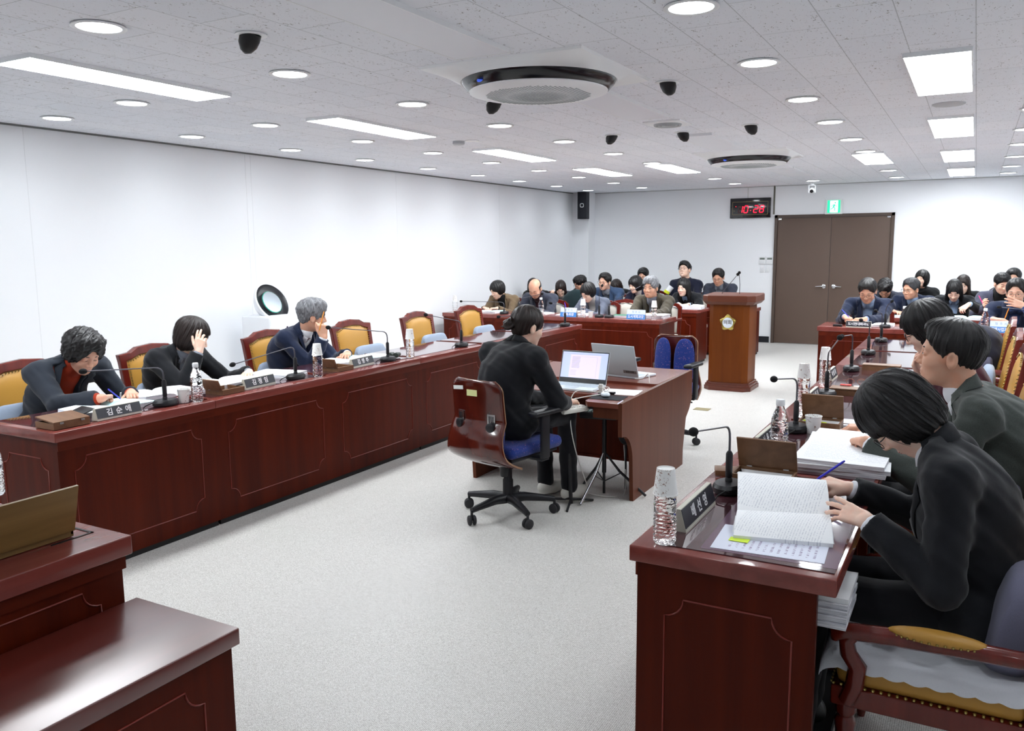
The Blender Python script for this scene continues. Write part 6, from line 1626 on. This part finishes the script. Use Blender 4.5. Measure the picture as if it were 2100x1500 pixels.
# two swivel chairs with split backs
SHELL = wood('bentwood', srgb(54, 14, 12), srgb(96, 34, 22), .16, 2, 5, .6, coat=.5, stretch=.35)
BLUE = mat('blue_cloth', srgb(38, 58, 128), .85, spec=.2, sheen=.2)
_v = texco(BLUE); _a = noise(BLUE, _v, 75, 1, .5, 2); _c = ramp(BLUE, _a, [(0, srgb(36, 56, 124)), (.66, srgb(38, 58, 130)), (.70, srgb(150, 110, 140)), (1, srgb(160, 120, 150))]); setcol(BLUE, _c); bump(BLUE, noise(BLUE, _v, 300, 2), .2, .002)
PLB = mat('black_plastic', srgb(24, 25, 30), .45); RUB = mat('caster_rubber', srgb(40, 40, 44), .6)
SIDE_EDGE = mat('ply_edge', srgb(150, 112, 84), .5)
def swivel():
    e = empty('swivel_chair', (0, 0, 0))
    def pr(v):                      # v 0 (bottom) .. 1 (top): x, z and half width
        z = .365+.505*v
        x = -.25-.060*math.sin(max(0, 1-v*1.9)*PI*.85)-.03*v
        x += .085*max(0, 1-v*6)**2
        w = .225-.030*v-.010*math.sin(v*PI)
        if v > .88: w -= .055*((v-.88)/.12)**2.2
        w += .018*max(0, 1-v*3)
        return x, z, w
    m = MB()
    m.sheet(lambda u, v: (pr(v)[0]+.045*(2*u-1)**2*(1-.5*v), (2*u-1)*pr(v)[2], pr(v)[1]), 16, 30)
    o = m.build('back_shell', [SHELL, SIDE_EDGE], e); s = o.modifiers.new('s', 'SOLIDIFY'); s.thickness = .012; s.offset = 1; s.material_offset_rim = 1
    for sy in (-1, 1):
        g = MB(); n = 24
        prof = []
        g.ell((0, 0, 0), (.030, .086, .205), 24)
        T = Matrix.Translation((-.212, sy*.096, .645)) @ Matrix.Rotation(-.06, 4, 'Y') @ Matrix.Rotation(sy*.30, 4, 'Z')
        g.v = [tuple(T @ Vector((v[0]*(1 if v[0] > 0 else .6), math.copysign(abs(v[1]/.086)**.8*.086, v[1]), math.copysign(abs(v[2]/.205)**.75*.205, v[2])))) for v in g.v]
        g.build('back_pad', BLUE, e)
        k = MB().box(-.003, .0, -.026, .026, -.05, .05, bev=.0012)
        px = pr(.52)[0]+.045*(.118/.2)**2*.74
        T = Matrix.Translation((px-.015, sy*.118, .63)) @ Matrix.Rotation(-sy*.20, 4, 'Z')
        k = MB().box(-.004, .0, -.026, .026, -.05, .05, 0, T); ko = k.build('adjuster_plate', chrome, e)
        k = MB()
        for q in (-1, 0, 1): k.box(-.005, -.0038, q*.012-.003, q*.012+.003, -.01, .040, 0, T)
        k.lathe([(.027, 0), (.027, .018), (.020, .022), (0, .022)], 18, 0, T @ Matrix.Translation((-.004, 0, -.024)) @ Matrix.Rotation(-PI/2, 4, 'Y')); k.build('adjuster_knob', PLB, ko)
    g = MB().box(-.23, .25, -.235, .235, .415, .49, bev=.034); g.build('seat', BLUE, e)
    MB().box(-.20, .22, -.21, .21, .395, .42, bev=.008).build('seat_pan', PLB, e)
    for sy in (-1, 1):
        a = MB().box(-.10, .16, sy*.275-.035, sy*.275+.035, .655, .685, 0, None, bev=.012); ao = a.build('armrest', PLB, e)
        MB().box(-.03, .04, sy*.285-.012, sy*.285+.012, .40, .66, bev=.006).box(-.03, .04, min(sy*.15, sy*.29), max(sy*.15, sy*.29), .385, .405, bev=.004).build('arm_post', PLB, ao)
    MB().box(-.12, .10, -.09, .09, .345, .40, bev=.01).lathe([(.032, .09), (.032, .22), (.026, .23), (.024, .36)], 18).lathe([(.022, -.03), (.026, 0), (.026, .05)], 14, 0, Matrix.Translation((-.09, -.05, .30))).tube([(0, .1, .37), (0, .26, .36)], .006, 6).build('gas_column', PLB, e)
    for k in range(5):
        a = 2*PI*k/5+.5; c, s = math.cos(a), math.sin(a)
        l = MB().tube([(0, 0, .105), (.10*c, .10*s, .112), (.24*c, .24*s, .095), (.285*c, .285*s, .088)], [.034, .028, .020, .017], 8); lo = l.build('base_leg', PLB, e)
        w = MB(); T = Matrix.Translation((.285*c, .285*s, .030)) @ Matrix.Rotation(a+.6*k, 4, 'Z') @ Matrix.Rotation(PI/2, 4, 'X')
        for d in (-.022, .006): w.lathe([(.0, d), (.026, d), (.030, d+.004), (.030, d+.012), (.026, d+.016), (.0, d+.016)], 18, 0, T)
        w.tube([(.285*c, .285*s, .03), (.285*c, .285*s, .085)], .008, 8); w.build('caster', RUB, lo)
    return e
sw = swivel()
place(sw, (-2.40, 4.26, 0), math.radians(78), 'blue swivel chair with bentwood back shell under the typist', 'swivel chairs', 'chair')
sc2 = place(sw, (-2.19, 6.50, .0), math.radians(-95), 'empty blue split-back swivel chair behind the silver laptop', 'swivel chairs', 'chair')
MBs = MB().box(-.038, .038, -.0008, .0008, -.011, .011); o = MBs.build('label_sticker', mat('tape_white', srgb(222, 226, 222), .6)); o.location = (-2.435, 3.915, .825); o.rotation_euler = (.02, -.08, -.21); o.location = Vector((-2.55, 3.955, .825)); tag(o, 'white paper label stuck on the bentwood chair back', 'sticker')
MBs = MB().box(-.036, .036, -.0008, .0008, -.018, .018); o = MBs.build('label_sticker', mat('tape_yellow', srgb(222, 226, 160), .6)); o.rotation_euler = (.02, 0, -.10); o.location = Vector((-2.455, 3.948, .800)); tag(o, 'yellow green note stuck on the bentwood chair back', 'sticker')
# floor plate
o = MB().box(-.075, .075, -.06, .06, 0, .004).build('floor_outlet', mat('brass_plate', srgb(150, 140, 104), .5, .5)); o.location = (-2.29, 8.02, 0); tag(o, 'brass floor outlet plate in the aisle before the lectern', 'outlet')
# air purifier at the left wall
e = empty('air_purifier', (-6.02, 5.97, 0), 0, 'white tower air purifier with a round tilted top fan', 'air purifier')
PW = mat('purifier_white', srgb(238, 241, 245), .35)
MB().box(-.19, .19, -.205, .205, .0, .98, bev=.02).build('purifier_body', PW, e)
T = Matrix.Translation((0.02, 0, 1.10)) @ Matrix.Rotation(math.radians(62), 4, 'Y') @ Matrix.Rotation(0, 4, 'Z')
h = MB().lathe([(.05, -.13), (.14, -.10), (.190, -.03), (.205, .0), (.203, .012), (.190, .016)], 40, 0, T, caps=False); h.lathe([(.0, -.13), (.05, -.13)], 40, 0, T, caps=False); ho = h.build('fan_head', PW, e)
MB().lathe([(.190, .012), (.150, -.010), (.112, -.012)], 40, 0, T, caps=False).build('fan_ring', mat('fan_black', srgb(22, 24, 30), .3), ho)
disc = mat('brushed_disc', srgb(150, 158, 164), .35, .9)
MB().lathe([(.112, -.014), (.110, .010), (.0, .014)], 40, 0, T, caps=False).build('fan_disc', disc, ho)
MB().lathe([(.112, .002), (.115, .006), (.112, .010)], 40, 0, T, caps=False).build('light_ring', mat('teal_glow', srgb(70, 210, 180), .4, emit=(.15, srgb(60, 210, 180))), ho)
MB().lathe([(0, 0), (.012, 0), (.012, .002), (0, .003)], 14, 0, Matrix.Translation((.191, .02, .86)) @ Matrix.Rotation(PI/2, 4, 'Y')).build('badge', mat('badge_dark', srgb(60, 50, 80), .4), e)
v, f = text_mesh('LG', .020, .0004, bold=.0004); MB().add(v, f, 0, False, frame((.191, .052, .86), (0, 1, 0), (0, 0, 1))).build('brand_letters', mat('badge_grey', srgb(120, 120, 126), .4), e)
# ---------------------------------------------------------------- the people
NAVY = cloth('suit_navy', (30, 40, 66)); CHAR = cloth('suit_charcoal', (46, 52, 62)); BLKS = cloth('suit_black', (24, 26, 31)); MGREEN = cloth('jacket_grey_green', (74, 80, 76), scale=420, var=.35)
RUST = cloth('knit_rust', (178, 58, 28)); TAN = cloth('jacket_tan', (128, 108, 84)); DGREY = cloth('jacket_slate', (62, 66, 80)); BURG = cloth('knit_burgundy', (76, 24, 40)); BKNIT = cloth('knit_black', (20, 21, 24))
CARD = cloth('cardigan_grey', (98, 104, 120)); CREAM = cloth('knit_cream', (208, 202, 198)); OLIVE = cloth('jacket_olive', (76, 70, 58)); WINE = cloth('vest_wine', (64, 30, 40)); LBLUE = cloth('shirt_light_blue', (150, 172, 204)); DENIM = cloth('shirt_denim', (60, 80, 130)); COATB = cloth('coat_dark_blue', (38, 46, 62)); GREYV = cloth('vest_grey', (84, 86, 104)); BLUEJ = cloth('jacket_steel_blue', (64, 86, 118)); PALEG = cloth('shirt_grey', (140, 146, 158))
def vec(a): return Vector(a)
# left row
w1, i1 = person('woman with curly black hair in a charcoal blazer and rust sweater, writing', onx(170, 722, -4.44), (-4.80, 2.90, .58), -10, -4, 32, 3, fem=True, s=1.0, hs='perm', hm=H_BLK, skin=skin_mat('skin_pink', srgb(226, 174, 150)),
    jacket=CHAR, shirt=RUST, top='open', tie='turtle', q=2, eyes=.15, wide=1.10, cuff=.030, shw=.172, nk=.112,
    hands={'R': dict(p=onz(209, 817, .812), f=onz(246, 803, .80)-onz(209, 817, .812), u=(.2, -.45, 1), pose='pen', e=(.0, -.6, -.8)), 'L': dict(p=(-4.30, 3.12, .79), f=(.8, -.5, 0), u=(0, 0, 1), pose='rest')})
tp = onz(248, 819, TZ+.03); pen(tp, onx(211, 790, -4.10)-tp, mat('pen_blue', srgb(48, 44, 190), .35), 'blue pen in the hand of the curly haired woman', 'blue pens', .155)
o = MB().lathe([(0, 0), (.010, 0), (.010, .003), (0, .004)], 12).build('lapel_badge', gold); o.parent = w1
bp = onx(195, 791, -4.40)-Vector(i1['loc']); jk = [c for c in children(w1) if c.name.startswith('jacket')][0]
bpy.context.view_layer.update(); _ok, bq_, bn_, _i = jk.closest_point_on_mesh(bp); o.location = bq_; o.rotation_euler = bn_.to_track_quat('Z', 'Y').to_euler()
w2, _ = person('woman in black with chin length hair covering her face with a hand', onx(395, 690, -4.50), (-4.80, 3.82, .58), 2, 42, 24, 6, fem=True, s=.98, hs='bob', hm=H_BRN, jacket=BLKS, shirt=PALEG, q=2, eyes=.2, shw=.168,
    hands={'R': dict(p=onx(408, 722, -4.36), f=(.05, .16, 1), u=(.55, -.8, 0), pose='face', e=(.5, -.2, -1), thumb=-1), 'L': dict(p=(-4.28, 4.02, .79), f=(.6, -.8, 0), u=(0, 0, 1), pose='rest')})
m3, _ = person('grey haired man in a navy suit resting his cheek, pencil in hand', onx(641, 648, -4.50), (-4.80, 4.97, .58), 8, 50, 8, -4, s=1.02, hs='wavy', hm=H_GRY, skin=SK_T, jacket=NAVY, shirt=WHITE_SH, tie=cloth('tie_wine', (110, 30, 44)), q=2, eyes=.5,
    hands={'R': dict(p=onx(664, 692, -4.30), f=(-.05, -.06, 1), u=(.75, -.6, .1), pose='fist', e=(.8, .3, -1), thumb=-1), 'L': dict(p=(-4.26, 5.02, .80), f=(.4, -.9, 0), u=(0, 0, 1), pose='rest')})
a = onx(654, 681, -4.22); pen(a, onx(663, 645, -4.22)-a, mat('pencil_orange', srgb(226, 140, 40), .5), 'orange pencil in the fist of the grey haired man', 'pencils', .16)
# the typist
ty, _ = person('typist in a black suit with her hair in a bun, seen from behind', ony(1082, 670, 4.42), (-2.39, 4.27, .585), 75, 62, 14, 0, fem=True, s=1.02, hs='bun', nk=.122, hm=H_BRN, jacket=BLKS, shirt=BKNIT, q=2, shoes=SHOE_W, trousers=cloth('trouser_black2', (20, 20, 26)), shw=.186, knee=.40,
    hands={'R': dict(p=(-2.17, 4.60, .66), f=(.2, 1, 0), u=(0, 0, 1), pose='rest', e=(.6, -.4, -1)), 'L': dict(p=(-2.36, 4.66, .66), f=(.2, 1, 0), u=(0, 0, 1), pose='rest', e=(.3, -.5, -1))})
# right row
r1, _ = person('woman in a black suit bending over the big open book', ony(1842, 852, 2.74), (.05, 2.68, .56), 180, 188, 58, 0, fem=True, s=1.02, hs='bob', hm=H_BLK, skin=SK_L, jacket=BLKS, shirt=WHITE_SH, q=2, eyes=.2, glasses=GL_BLK, shw=.178,
    hands={'L': dict(p=ony(1778, 1070, 2.57), f=ony(1688, 1028, 2.66)-ony(1778, 1070, 2.57), u=(.1, -.75, .8), pose='spread', e=(.35, -.35, -1)), 'R': dict(p=ony(1742, 1003, 2.93), f=ony(1680, 986, 2.93)-ony(1742, 1003, 2.93), u=(0, -.3, 1), pose='rest', e=(.3, .6, -1))})
a = ony(1672, 986, 2.94); pen(a, ony(1702, 966, 2.98)-a, mat('pen_blue2', srgb(52, 50, 200), .35), 'blue pen in the far hand of the black suited woman', 'blue pens', .13)
pl_ = MB()
def seatcloth(u, v):
    def arc(t, w):
        a = abs(t); return (math.copysign(w*a/.86, t), 0) if a < .86 else (math.copysign(w+.034*math.sin((a-.86)/.14*1.4), t), .045*(1-math.cos((a-.86)/.14*1.4)))
    yy, dz = arc(2*v-1, .245); xx, dx = arc(2*u-1, .235); sc = 1+.22*abs(math.sin(u*30)) if abs(2*v-1) > .97 else 1
    return (-.055+xx, yy, .462-dz*sc-dx+.004*math.sin(u*21)*math.sin(v*17))
pl_.sheet(seatcloth, 60, 60, thick=.006); o = pl_.build('seat_cover', fabric('white_quilt', srgb(228, 230, 236), .9, .06, bumpy=.5)); o.location = (.0, 2.68, 0)
tag(o, 'white quilted cloth on the seat under the black suited woman', 'seat cover')
r2, _ = person('man in a grey green jacket with short black hair, seen in profile', ony(1948, 728, 3.68), (.09, 3.70, .59), 180, 182, -3, 0, s=1.08, hs='short', hm=H_BLK, skin=SK_T, jacket=MGREEN, shirt=WHITE_SH, q=2, eyes=.5, shw=.195, wide=1.04,
    hands={'L': dict(p=onz(1778, 908, .835), f=onz(1722, 885, .80)-onz(1778, 908, .835), u=(.1, -.5, .9), pose='fist', e=(.5, -.5, -1)), 'R': dict(p=(-.36, 3.98, .80), f=(-1, -.3, 0), u=(0, 0, 1), pose='rest')})
r3, _ = person('woman in burgundy with dark bobbed hair and glasses, looking down', ony(1900, 672, 4.66), (.09, 4.66, .59), 180, 184, 30, 0, fem=True, s=1.06, hs='bob', hm=H_BLK, skin=SK_L, jacket=BURG, shirt=BURG, top='closed', q=2, eyes=.3, glasses=GL_BLK,
    hands={'L': dict(p=onz(1880, 857, .80), f=(-1, .1, 0), u=(0, 0, 1), pose='rest'), 'R': dict(p=ony(1888, 775, 4.74), f=(-.4, 0, 1), u=(-.8, .3, -.4), pose='rest', e=(0, .5, -1))})
r5, _ = person('person in a charcoal jacket hunched behind the woman with glasses', ony(1913, 662, 7.60), (.07, 7.60, .57), 180, 180, 35, 0, s=1.06, hs='short', jacket=cloth('jacket_slate2', (52, 54, 68)), shirt=BKNIT, q=0, eyes=.3)
# witnesses and staff at the back
def far(label, px, py, y, yaw, pitch=15, roll=0, dz=.79, back=.20, w=.0, hands=None, s=1.0, **k):
    h = ony(px, py, y); by = k.pop('by', -90+(yaw+90)*.25); pz = k.pop('pz', .57)
    P = Vector((h.x+w, y+back, pz)); F = Vector((math.cos(math.radians(by)), math.sin(math.radians(by)), 0)); R_ = Vector((math.sin(math.radians(by)), -math.cos(math.radians(by)), 0))
    d = {}
    for key, sgn in (('R', 1), ('L', -1)):
        q = P+F*.46+R_*(.10*sgn); d[key] = dict(p=(q.x, q.y, dz), f=F*.6-R_*sgn*.8, u=(0, 0, 1), pose='rest')
    if hands: d.update(hands)
    o, inf = person(label, h, P, by, yaw, pitch, roll, hands=d, s=s, q=k.pop('q', 1), **k)
    return o, P
GCN = [0]
def seat(P, label): place(gc, (P.x, P.y+.03, 0), -PI/2, label, 'guest chairs', 'chair')
o, P = far('woman in a tan blazer over a black top with a short bob', 1020, 595, 10.05, -122, 24, fem=True, hs='shortbob', jacket=TAN, shirt=BKNIT, tie='turtle', by=-85, eyes=.3, hm=H_BLK); seat(P, 'cream chair behind the woman in the tan blazer')
o, P = far('balding man in a slate jacket bowing over his papers', 1097, 592, 10.00, -84, 38, s=1.05, hs='bald', hm=H_BLK, skin=SK_T, jacket=DGREY, shirt=WINE, tie='turtle', eyes=.2); seat(P, 'cream chair behind the balding man')
h = ony(1178, 628, 9.98)
o, P = far('woman in a grey cardigan writing with a blue pen', 1206, 600, 10.02, -112, 30, fem=True, hs='shortbob', jacket=CARD, shirt=CREAM, tie='turtle', glasses=GL_MET, eyes=.3, hands={'R': dict(p=ony(1172, 640, 9.70), f=(-1, -.2, -.1), u=(0, -.4, 1), pose='pen')}); seat(P, 'cream chair behind the woman in the grey cardigan')
a = ony(1163, 640, 9.62); pen(a, ony(1157, 618, 9.64)-a, mat('pen_violet', srgb(70, 40, 190), .35), 'blue violet pen of the woman in the grey cardigan', 'blue pens', .13)
o, P = far('grey haired man in an olive tweed jacket sitting upright', 1334, 590, 10.08, -92, 4, s=1.08, hs='wavy', hm=H_GRY, skin=SK_T, jacket=OLIVE, shirt=PALEG, eyes=.6, hands={'R': dict(p=ony(1300, 641, 9.72), f=(.3, -1, 0), u=(0, 0, 1), pose='fist'), 'L': dict(p=ony(1338, 645, 9.68), f=(-1, -.1, 0), u=(0, 0, 1), pose='rest')}); seat(P, 'cream chair behind the grey haired man in tweed')
place(gc, (ony(1263, 640, 10.35).x, 10.42, 0), -PI/2, 'empty cream backed chair left of the man in tweed', 'guest chairs', 'chair')
e = empty('office_chair', (ony(1165, 640, 10.4).x, 10.42, 0), -PI/2, 'dark green rounded office chair between the two witness desks', 'chair')
GRN = fabric('dark_green', srgb(26, 46, 50), .85, .2)
m = MB().box(-.23, .25, -.24, .24, .42, .50, bev=.03); m.build('seat', GRN, e)
m = MB(); m.ell((0, 0, 0), (.05, .27, .30), 24, 0, Matrix.Translation((-.28, 0, .72))); m.build('backrest', GRN, e)
MB().tube([(0, 0, .42), (0, 0, .08)], .03, 10).build('gas_column', PLB, e)
for k in range(5): MB().tube([(0, 0, .08), (.28*math.cos(k*1.2566), .28*math.sin(k*1.2566), .03)], .02, 8).build('base_leg', PLB, e)
o, P = far('long haired woman in black in the far left corner', 1093, 588, 11.65, -66, 22, fem=True, hs='long', hm=H_BLK, jacket=BKNIT, shirt=BKNIT, top='closed', eyes=.3, w=.05); seat(P, 'cream chair of the woman in the far left corner')
o, P = far('woman in glasses and dark blue coat touching her temple', 1150, 592, 11.6, -70, 32, fem=True, hs='long', hm=H_BRN, jacket=COATB, shirt=CREAM, tie='turtle', glasses=GL_MET, eyes=.3, s=.97, hands={'R': dict(p=ony(1131, 608, 11.45), f=(.1, 0, 1), u=(-.6, -.8, 0), pose='fist', e=(-.4, 0, -1))}); seat(P, 'cream chair of the woman touching her temple')
o, P = far('dark haired man leaning sideways behind the woman in the blue coat', 1190, 582, 12.25, -128, 24, hs='wavy', hm=H_BLK, jacket=COATB, shirt=BKNIT, glasses=GL_MET, skin=SK_T, eyes=.3, dz=.74); seat(P, 'cream chair of the man leaning sideways')
o, P = far('man in metal glasses and a steel blue jacket', 1240, 578, 11.75, -98, 8, roll=6, s=1.05, hs='short', hm=H_BLK, jacket=BLUEJ, shirt=PALEG, glasses=GL_MET, eyes=.5); seat(P, 'cream chair of the man in the steel blue jacket')
o, P = far('brown haired woman in black looking down behind the steel blue jacket', 1264, 590, 12.5, -95, 44, fem=True, hs='bob', hm=H_BRN, jacket=BKNIT, shirt=BKNIT, top='closed', eyes=.2, dz=.74, w=.05); seat(P, 'cream chair of the brown haired woman looking down')
o, P = far('woman with a rounded black bob and cream turtleneck', 1303, 584, 11.7, -118, 14, fem=True, hs='fringebob', hm=H_BLK, jacket=cloth('blazer_ink', (34, 34, 56)), shirt=CREAM, tie='turtle', eyes=.4, w=.06); seat(P, 'cream chair of the woman in the cream turtleneck')
o, P = far('person at the back wall whose dark hair shows above the bob', 1319, 566, 12.75, -90, 20, hs='short', jacket=BKNIT, shirt=BKNIT, top='closed', dz=.73, q=0); seat(P, 'cream chair at the back wall behind the rounded bob')
o, P = far('young man in glasses tilting his head back, dark jacket with white stripe', 1404, 554, 12.75, -96, -16, roll=-6, s=1.08, hs='fringe', hm=H_BLK, skin=SK_L, jacket=cloth('parka_navy', (30, 34, 54)), shirt=BKNIT, top='closed', glasses=GL_MET, eyes=.4, dz=.73, back=.12); seat(P, 'cream chair of the young man tilting his head back')
st_ = MB(); pz_ = ony(1381, 592, 12.62); st_.tube([ony(1377, 588, 12.60), ony(1368, 600, 12.58)], .045, 12); so = st_.build('sleeve_stripe', WHITE_SH); so.parent = o; so.location = -Vector((P.x, P.y, 0))
st_ = MB(); st_.tube([ony(1369, 597, 12.57), ony(1366, 602, 12.56)], .047, 12); so = st_.build('yellow_trim', mat('yellow_cloth', srgb(220, 226, 50), .8)); so.parent = o; so.location = -Vector((P.x, P.y, 0))
o, P = far('long haired woman in black with folded hands behind the arched book', 1402, 590, 11.7, -102, 8, fem=True, hs='long', hm=H_BLK, jacket=BLKS, shirt=LBLUE, top='blazer', vlow=-.06, eyes=.3, s=1.03, hands={'R': dict(p=ony(1392, 624, 11.42), f=(.5, -1, 0), u=(0, 0, 1), pose='fist'), 'L': dict(p=ony(1412, 625, 11.42), f=(-.6, -1, 0), u=(0, 0, 1), pose='fist')}); seat(P, 'cream chair of the woman with folded hands')
o, P = far('man in glasses and dark jacket sitting behind the lectern', 1473, 569, 12.75, -88, 22, s=1.04, hs='short', hm=H_BLK, skin=SK_T, jacket=DGREY, shirt=PALEG, glasses=GL_MET, eyes=.3, dz=.73); seat(P, 'cream chair of the man behind the lectern')
# right side
o, P = far('man in a navy suit and glasses writing at the right witness desk', 1779, 597, 10.02, -94, 32, s=1.08, hs='short', hm=H_BLK, skin=SK_T, jacket=NAVY, shirt=LBLUE, glasses=GL_MET, eyes=.2, hands={'R': dict(p=ony(1733, 650, 9.68), f=(.5, -.8, -.15), u=(0, -.3, 1), pose='fist', e=(-.5, 0, -1)), 'L': dict(p=ony(1775, 655, 9.68), f=(-1, -.2, 0), u=(0, 0, 1), pose='rest')}); seat(P, 'cream chair of the navy suited writer')
a = ony(1742, 652, 9.58); pen(a, ony(1731, 640, 9.62)-a, mat('pen_blue3', srgb(48, 60, 210), .35), 'blue pen of the navy suited writer', 'blue pens', .13)
o, P = far('dark haired person bent down behind the navy suited writer', 1815, 592, 11.9, -92, 50, hs='wavy', hm=H_BLK, jacket=DGREY, shirt=BKNIT, glasses=GL_BLK, dz=.76, skin=SK_T); seat(P, 'cream chair of the person bent down at the right')
o, P = far('man in dark framed glasses and navy jacket gazing to the side', 1868, 593, 11.65, -122, 12, roll=4, s=1.06, hs='short', hm=H_DGR, skin=SK_T, jacket=NAVY, shirt=LBLUE, glasses=GL_BLK, eyes=.5, dz=.775); seat(P, 'cream chair of the man in dark framed glasses')
o, P = far('woman with a black bob and black turtleneck tipping her head back', 1890, 573, 12.6, -104, -8, roll=6, fem=True, hs='fringebob', hm=H_BLK, jacket=BKNIT, shirt=BKNIT, top='closed', eyes=.3, dz=.70); seat(P, 'cream chair of the woman tipping her head back')
o, P = far('long haired woman in black coat pointing at her book', 1957, 596, 11.65, -92, 36, fem=True, s=1.05, hs='long', hm=H_BLK, jacket=BLKS, shirt=LBLUE, vlow=-.05, eyes=.2, dz=.775, hands={'L': dict(p=ony(1988, 624, 11.38), f=(-.7, -.3, -.6), u=(-.3, -.7, .7), pose='rest', e=(.8, 0, -.6))}); seat(P, 'cream chair of the woman pointing at her book')
o, P = far('brown haired woman mostly hidden behind the pointing woman', 1975, 584, 12.5, -95, 15, fem=True, hs='long', hm=H_BRN, jacket=BKNIT, shirt=BKNIT, top='closed', dz=.7, q=0, w=.06); seat(P, 'cream chair behind the pointing woman')
o, P = far('young man in a grey vest over a black turtleneck holding a pink pen', 2055, 582, 11.7, -68, 20, hs='fringe', hm=H_BLK, skin=SK_M, jacket=GREYV, shirt=BKNIT, top='open', tie='turtle', eyes=.3, dz=.80, hands={'R': dict(p=ony(2022, 630, 11.42), f=(-.3, -.6, .4), u=(-.6, -.6, .3), pose='pen')}); seat(P, 'cream chair of the young man with the pink pen')
a = ony(2018, 628, 11.34); pen(a, ony(2010, 612, 11.36)-a, mat('pen_pink', srgb(255, 40, 130), .4), 'pink pen of the young man in the grey vest', 'pens', .14)
o, P = far('person in black at the right back wall behind the grey vest', 2078, 572, 12.6, -92, 12, hs='short', jacket=BKNIT, shirt=BKNIT, top='closed', dz=.7, q=0, s=1.05); seat(P, 'cream chair at the right back wall')
o, P = far('man in glasses at the right edge holding a hand over his mouth', 2084, 600, 10.02, -100, 10, s=1.10, hs='short', hm=H_BLK, skin=SK_M, jacket=NAVY, shirt=DENIM, glasses=GL_MET, eyes=.6, vlow=-.02,
    hands={'L': dict(p=ony(2099, 628, 9.88), f=(-.9, -.25, .35), u=(.0, -1, .2), pose='spread', e=(.6, -.2, -1)), 'R': dict(p=ony(2036, 655, 9.72), f=(1, -.3, 0), u=(0, 0, 1), pose='rest', e=(-.5, 0, -1))}); seat(P, 'cream chair of the man with a hand over his mouth')
a = ony(2060, 655, 9.60); pen(a, ony(2066, 640, 9.60)-a, mat('pencil_orange2', srgb(232, 140, 40), .5), 'orange pencil of the man with a hand over his mouth', 'pencils', .12)
for px, lab in ((1112, 'black bag on the chair back beside the balding man'),):
    h = ony(1047, 598, 10.6)
print('scene built', len(bpy.data.objects))
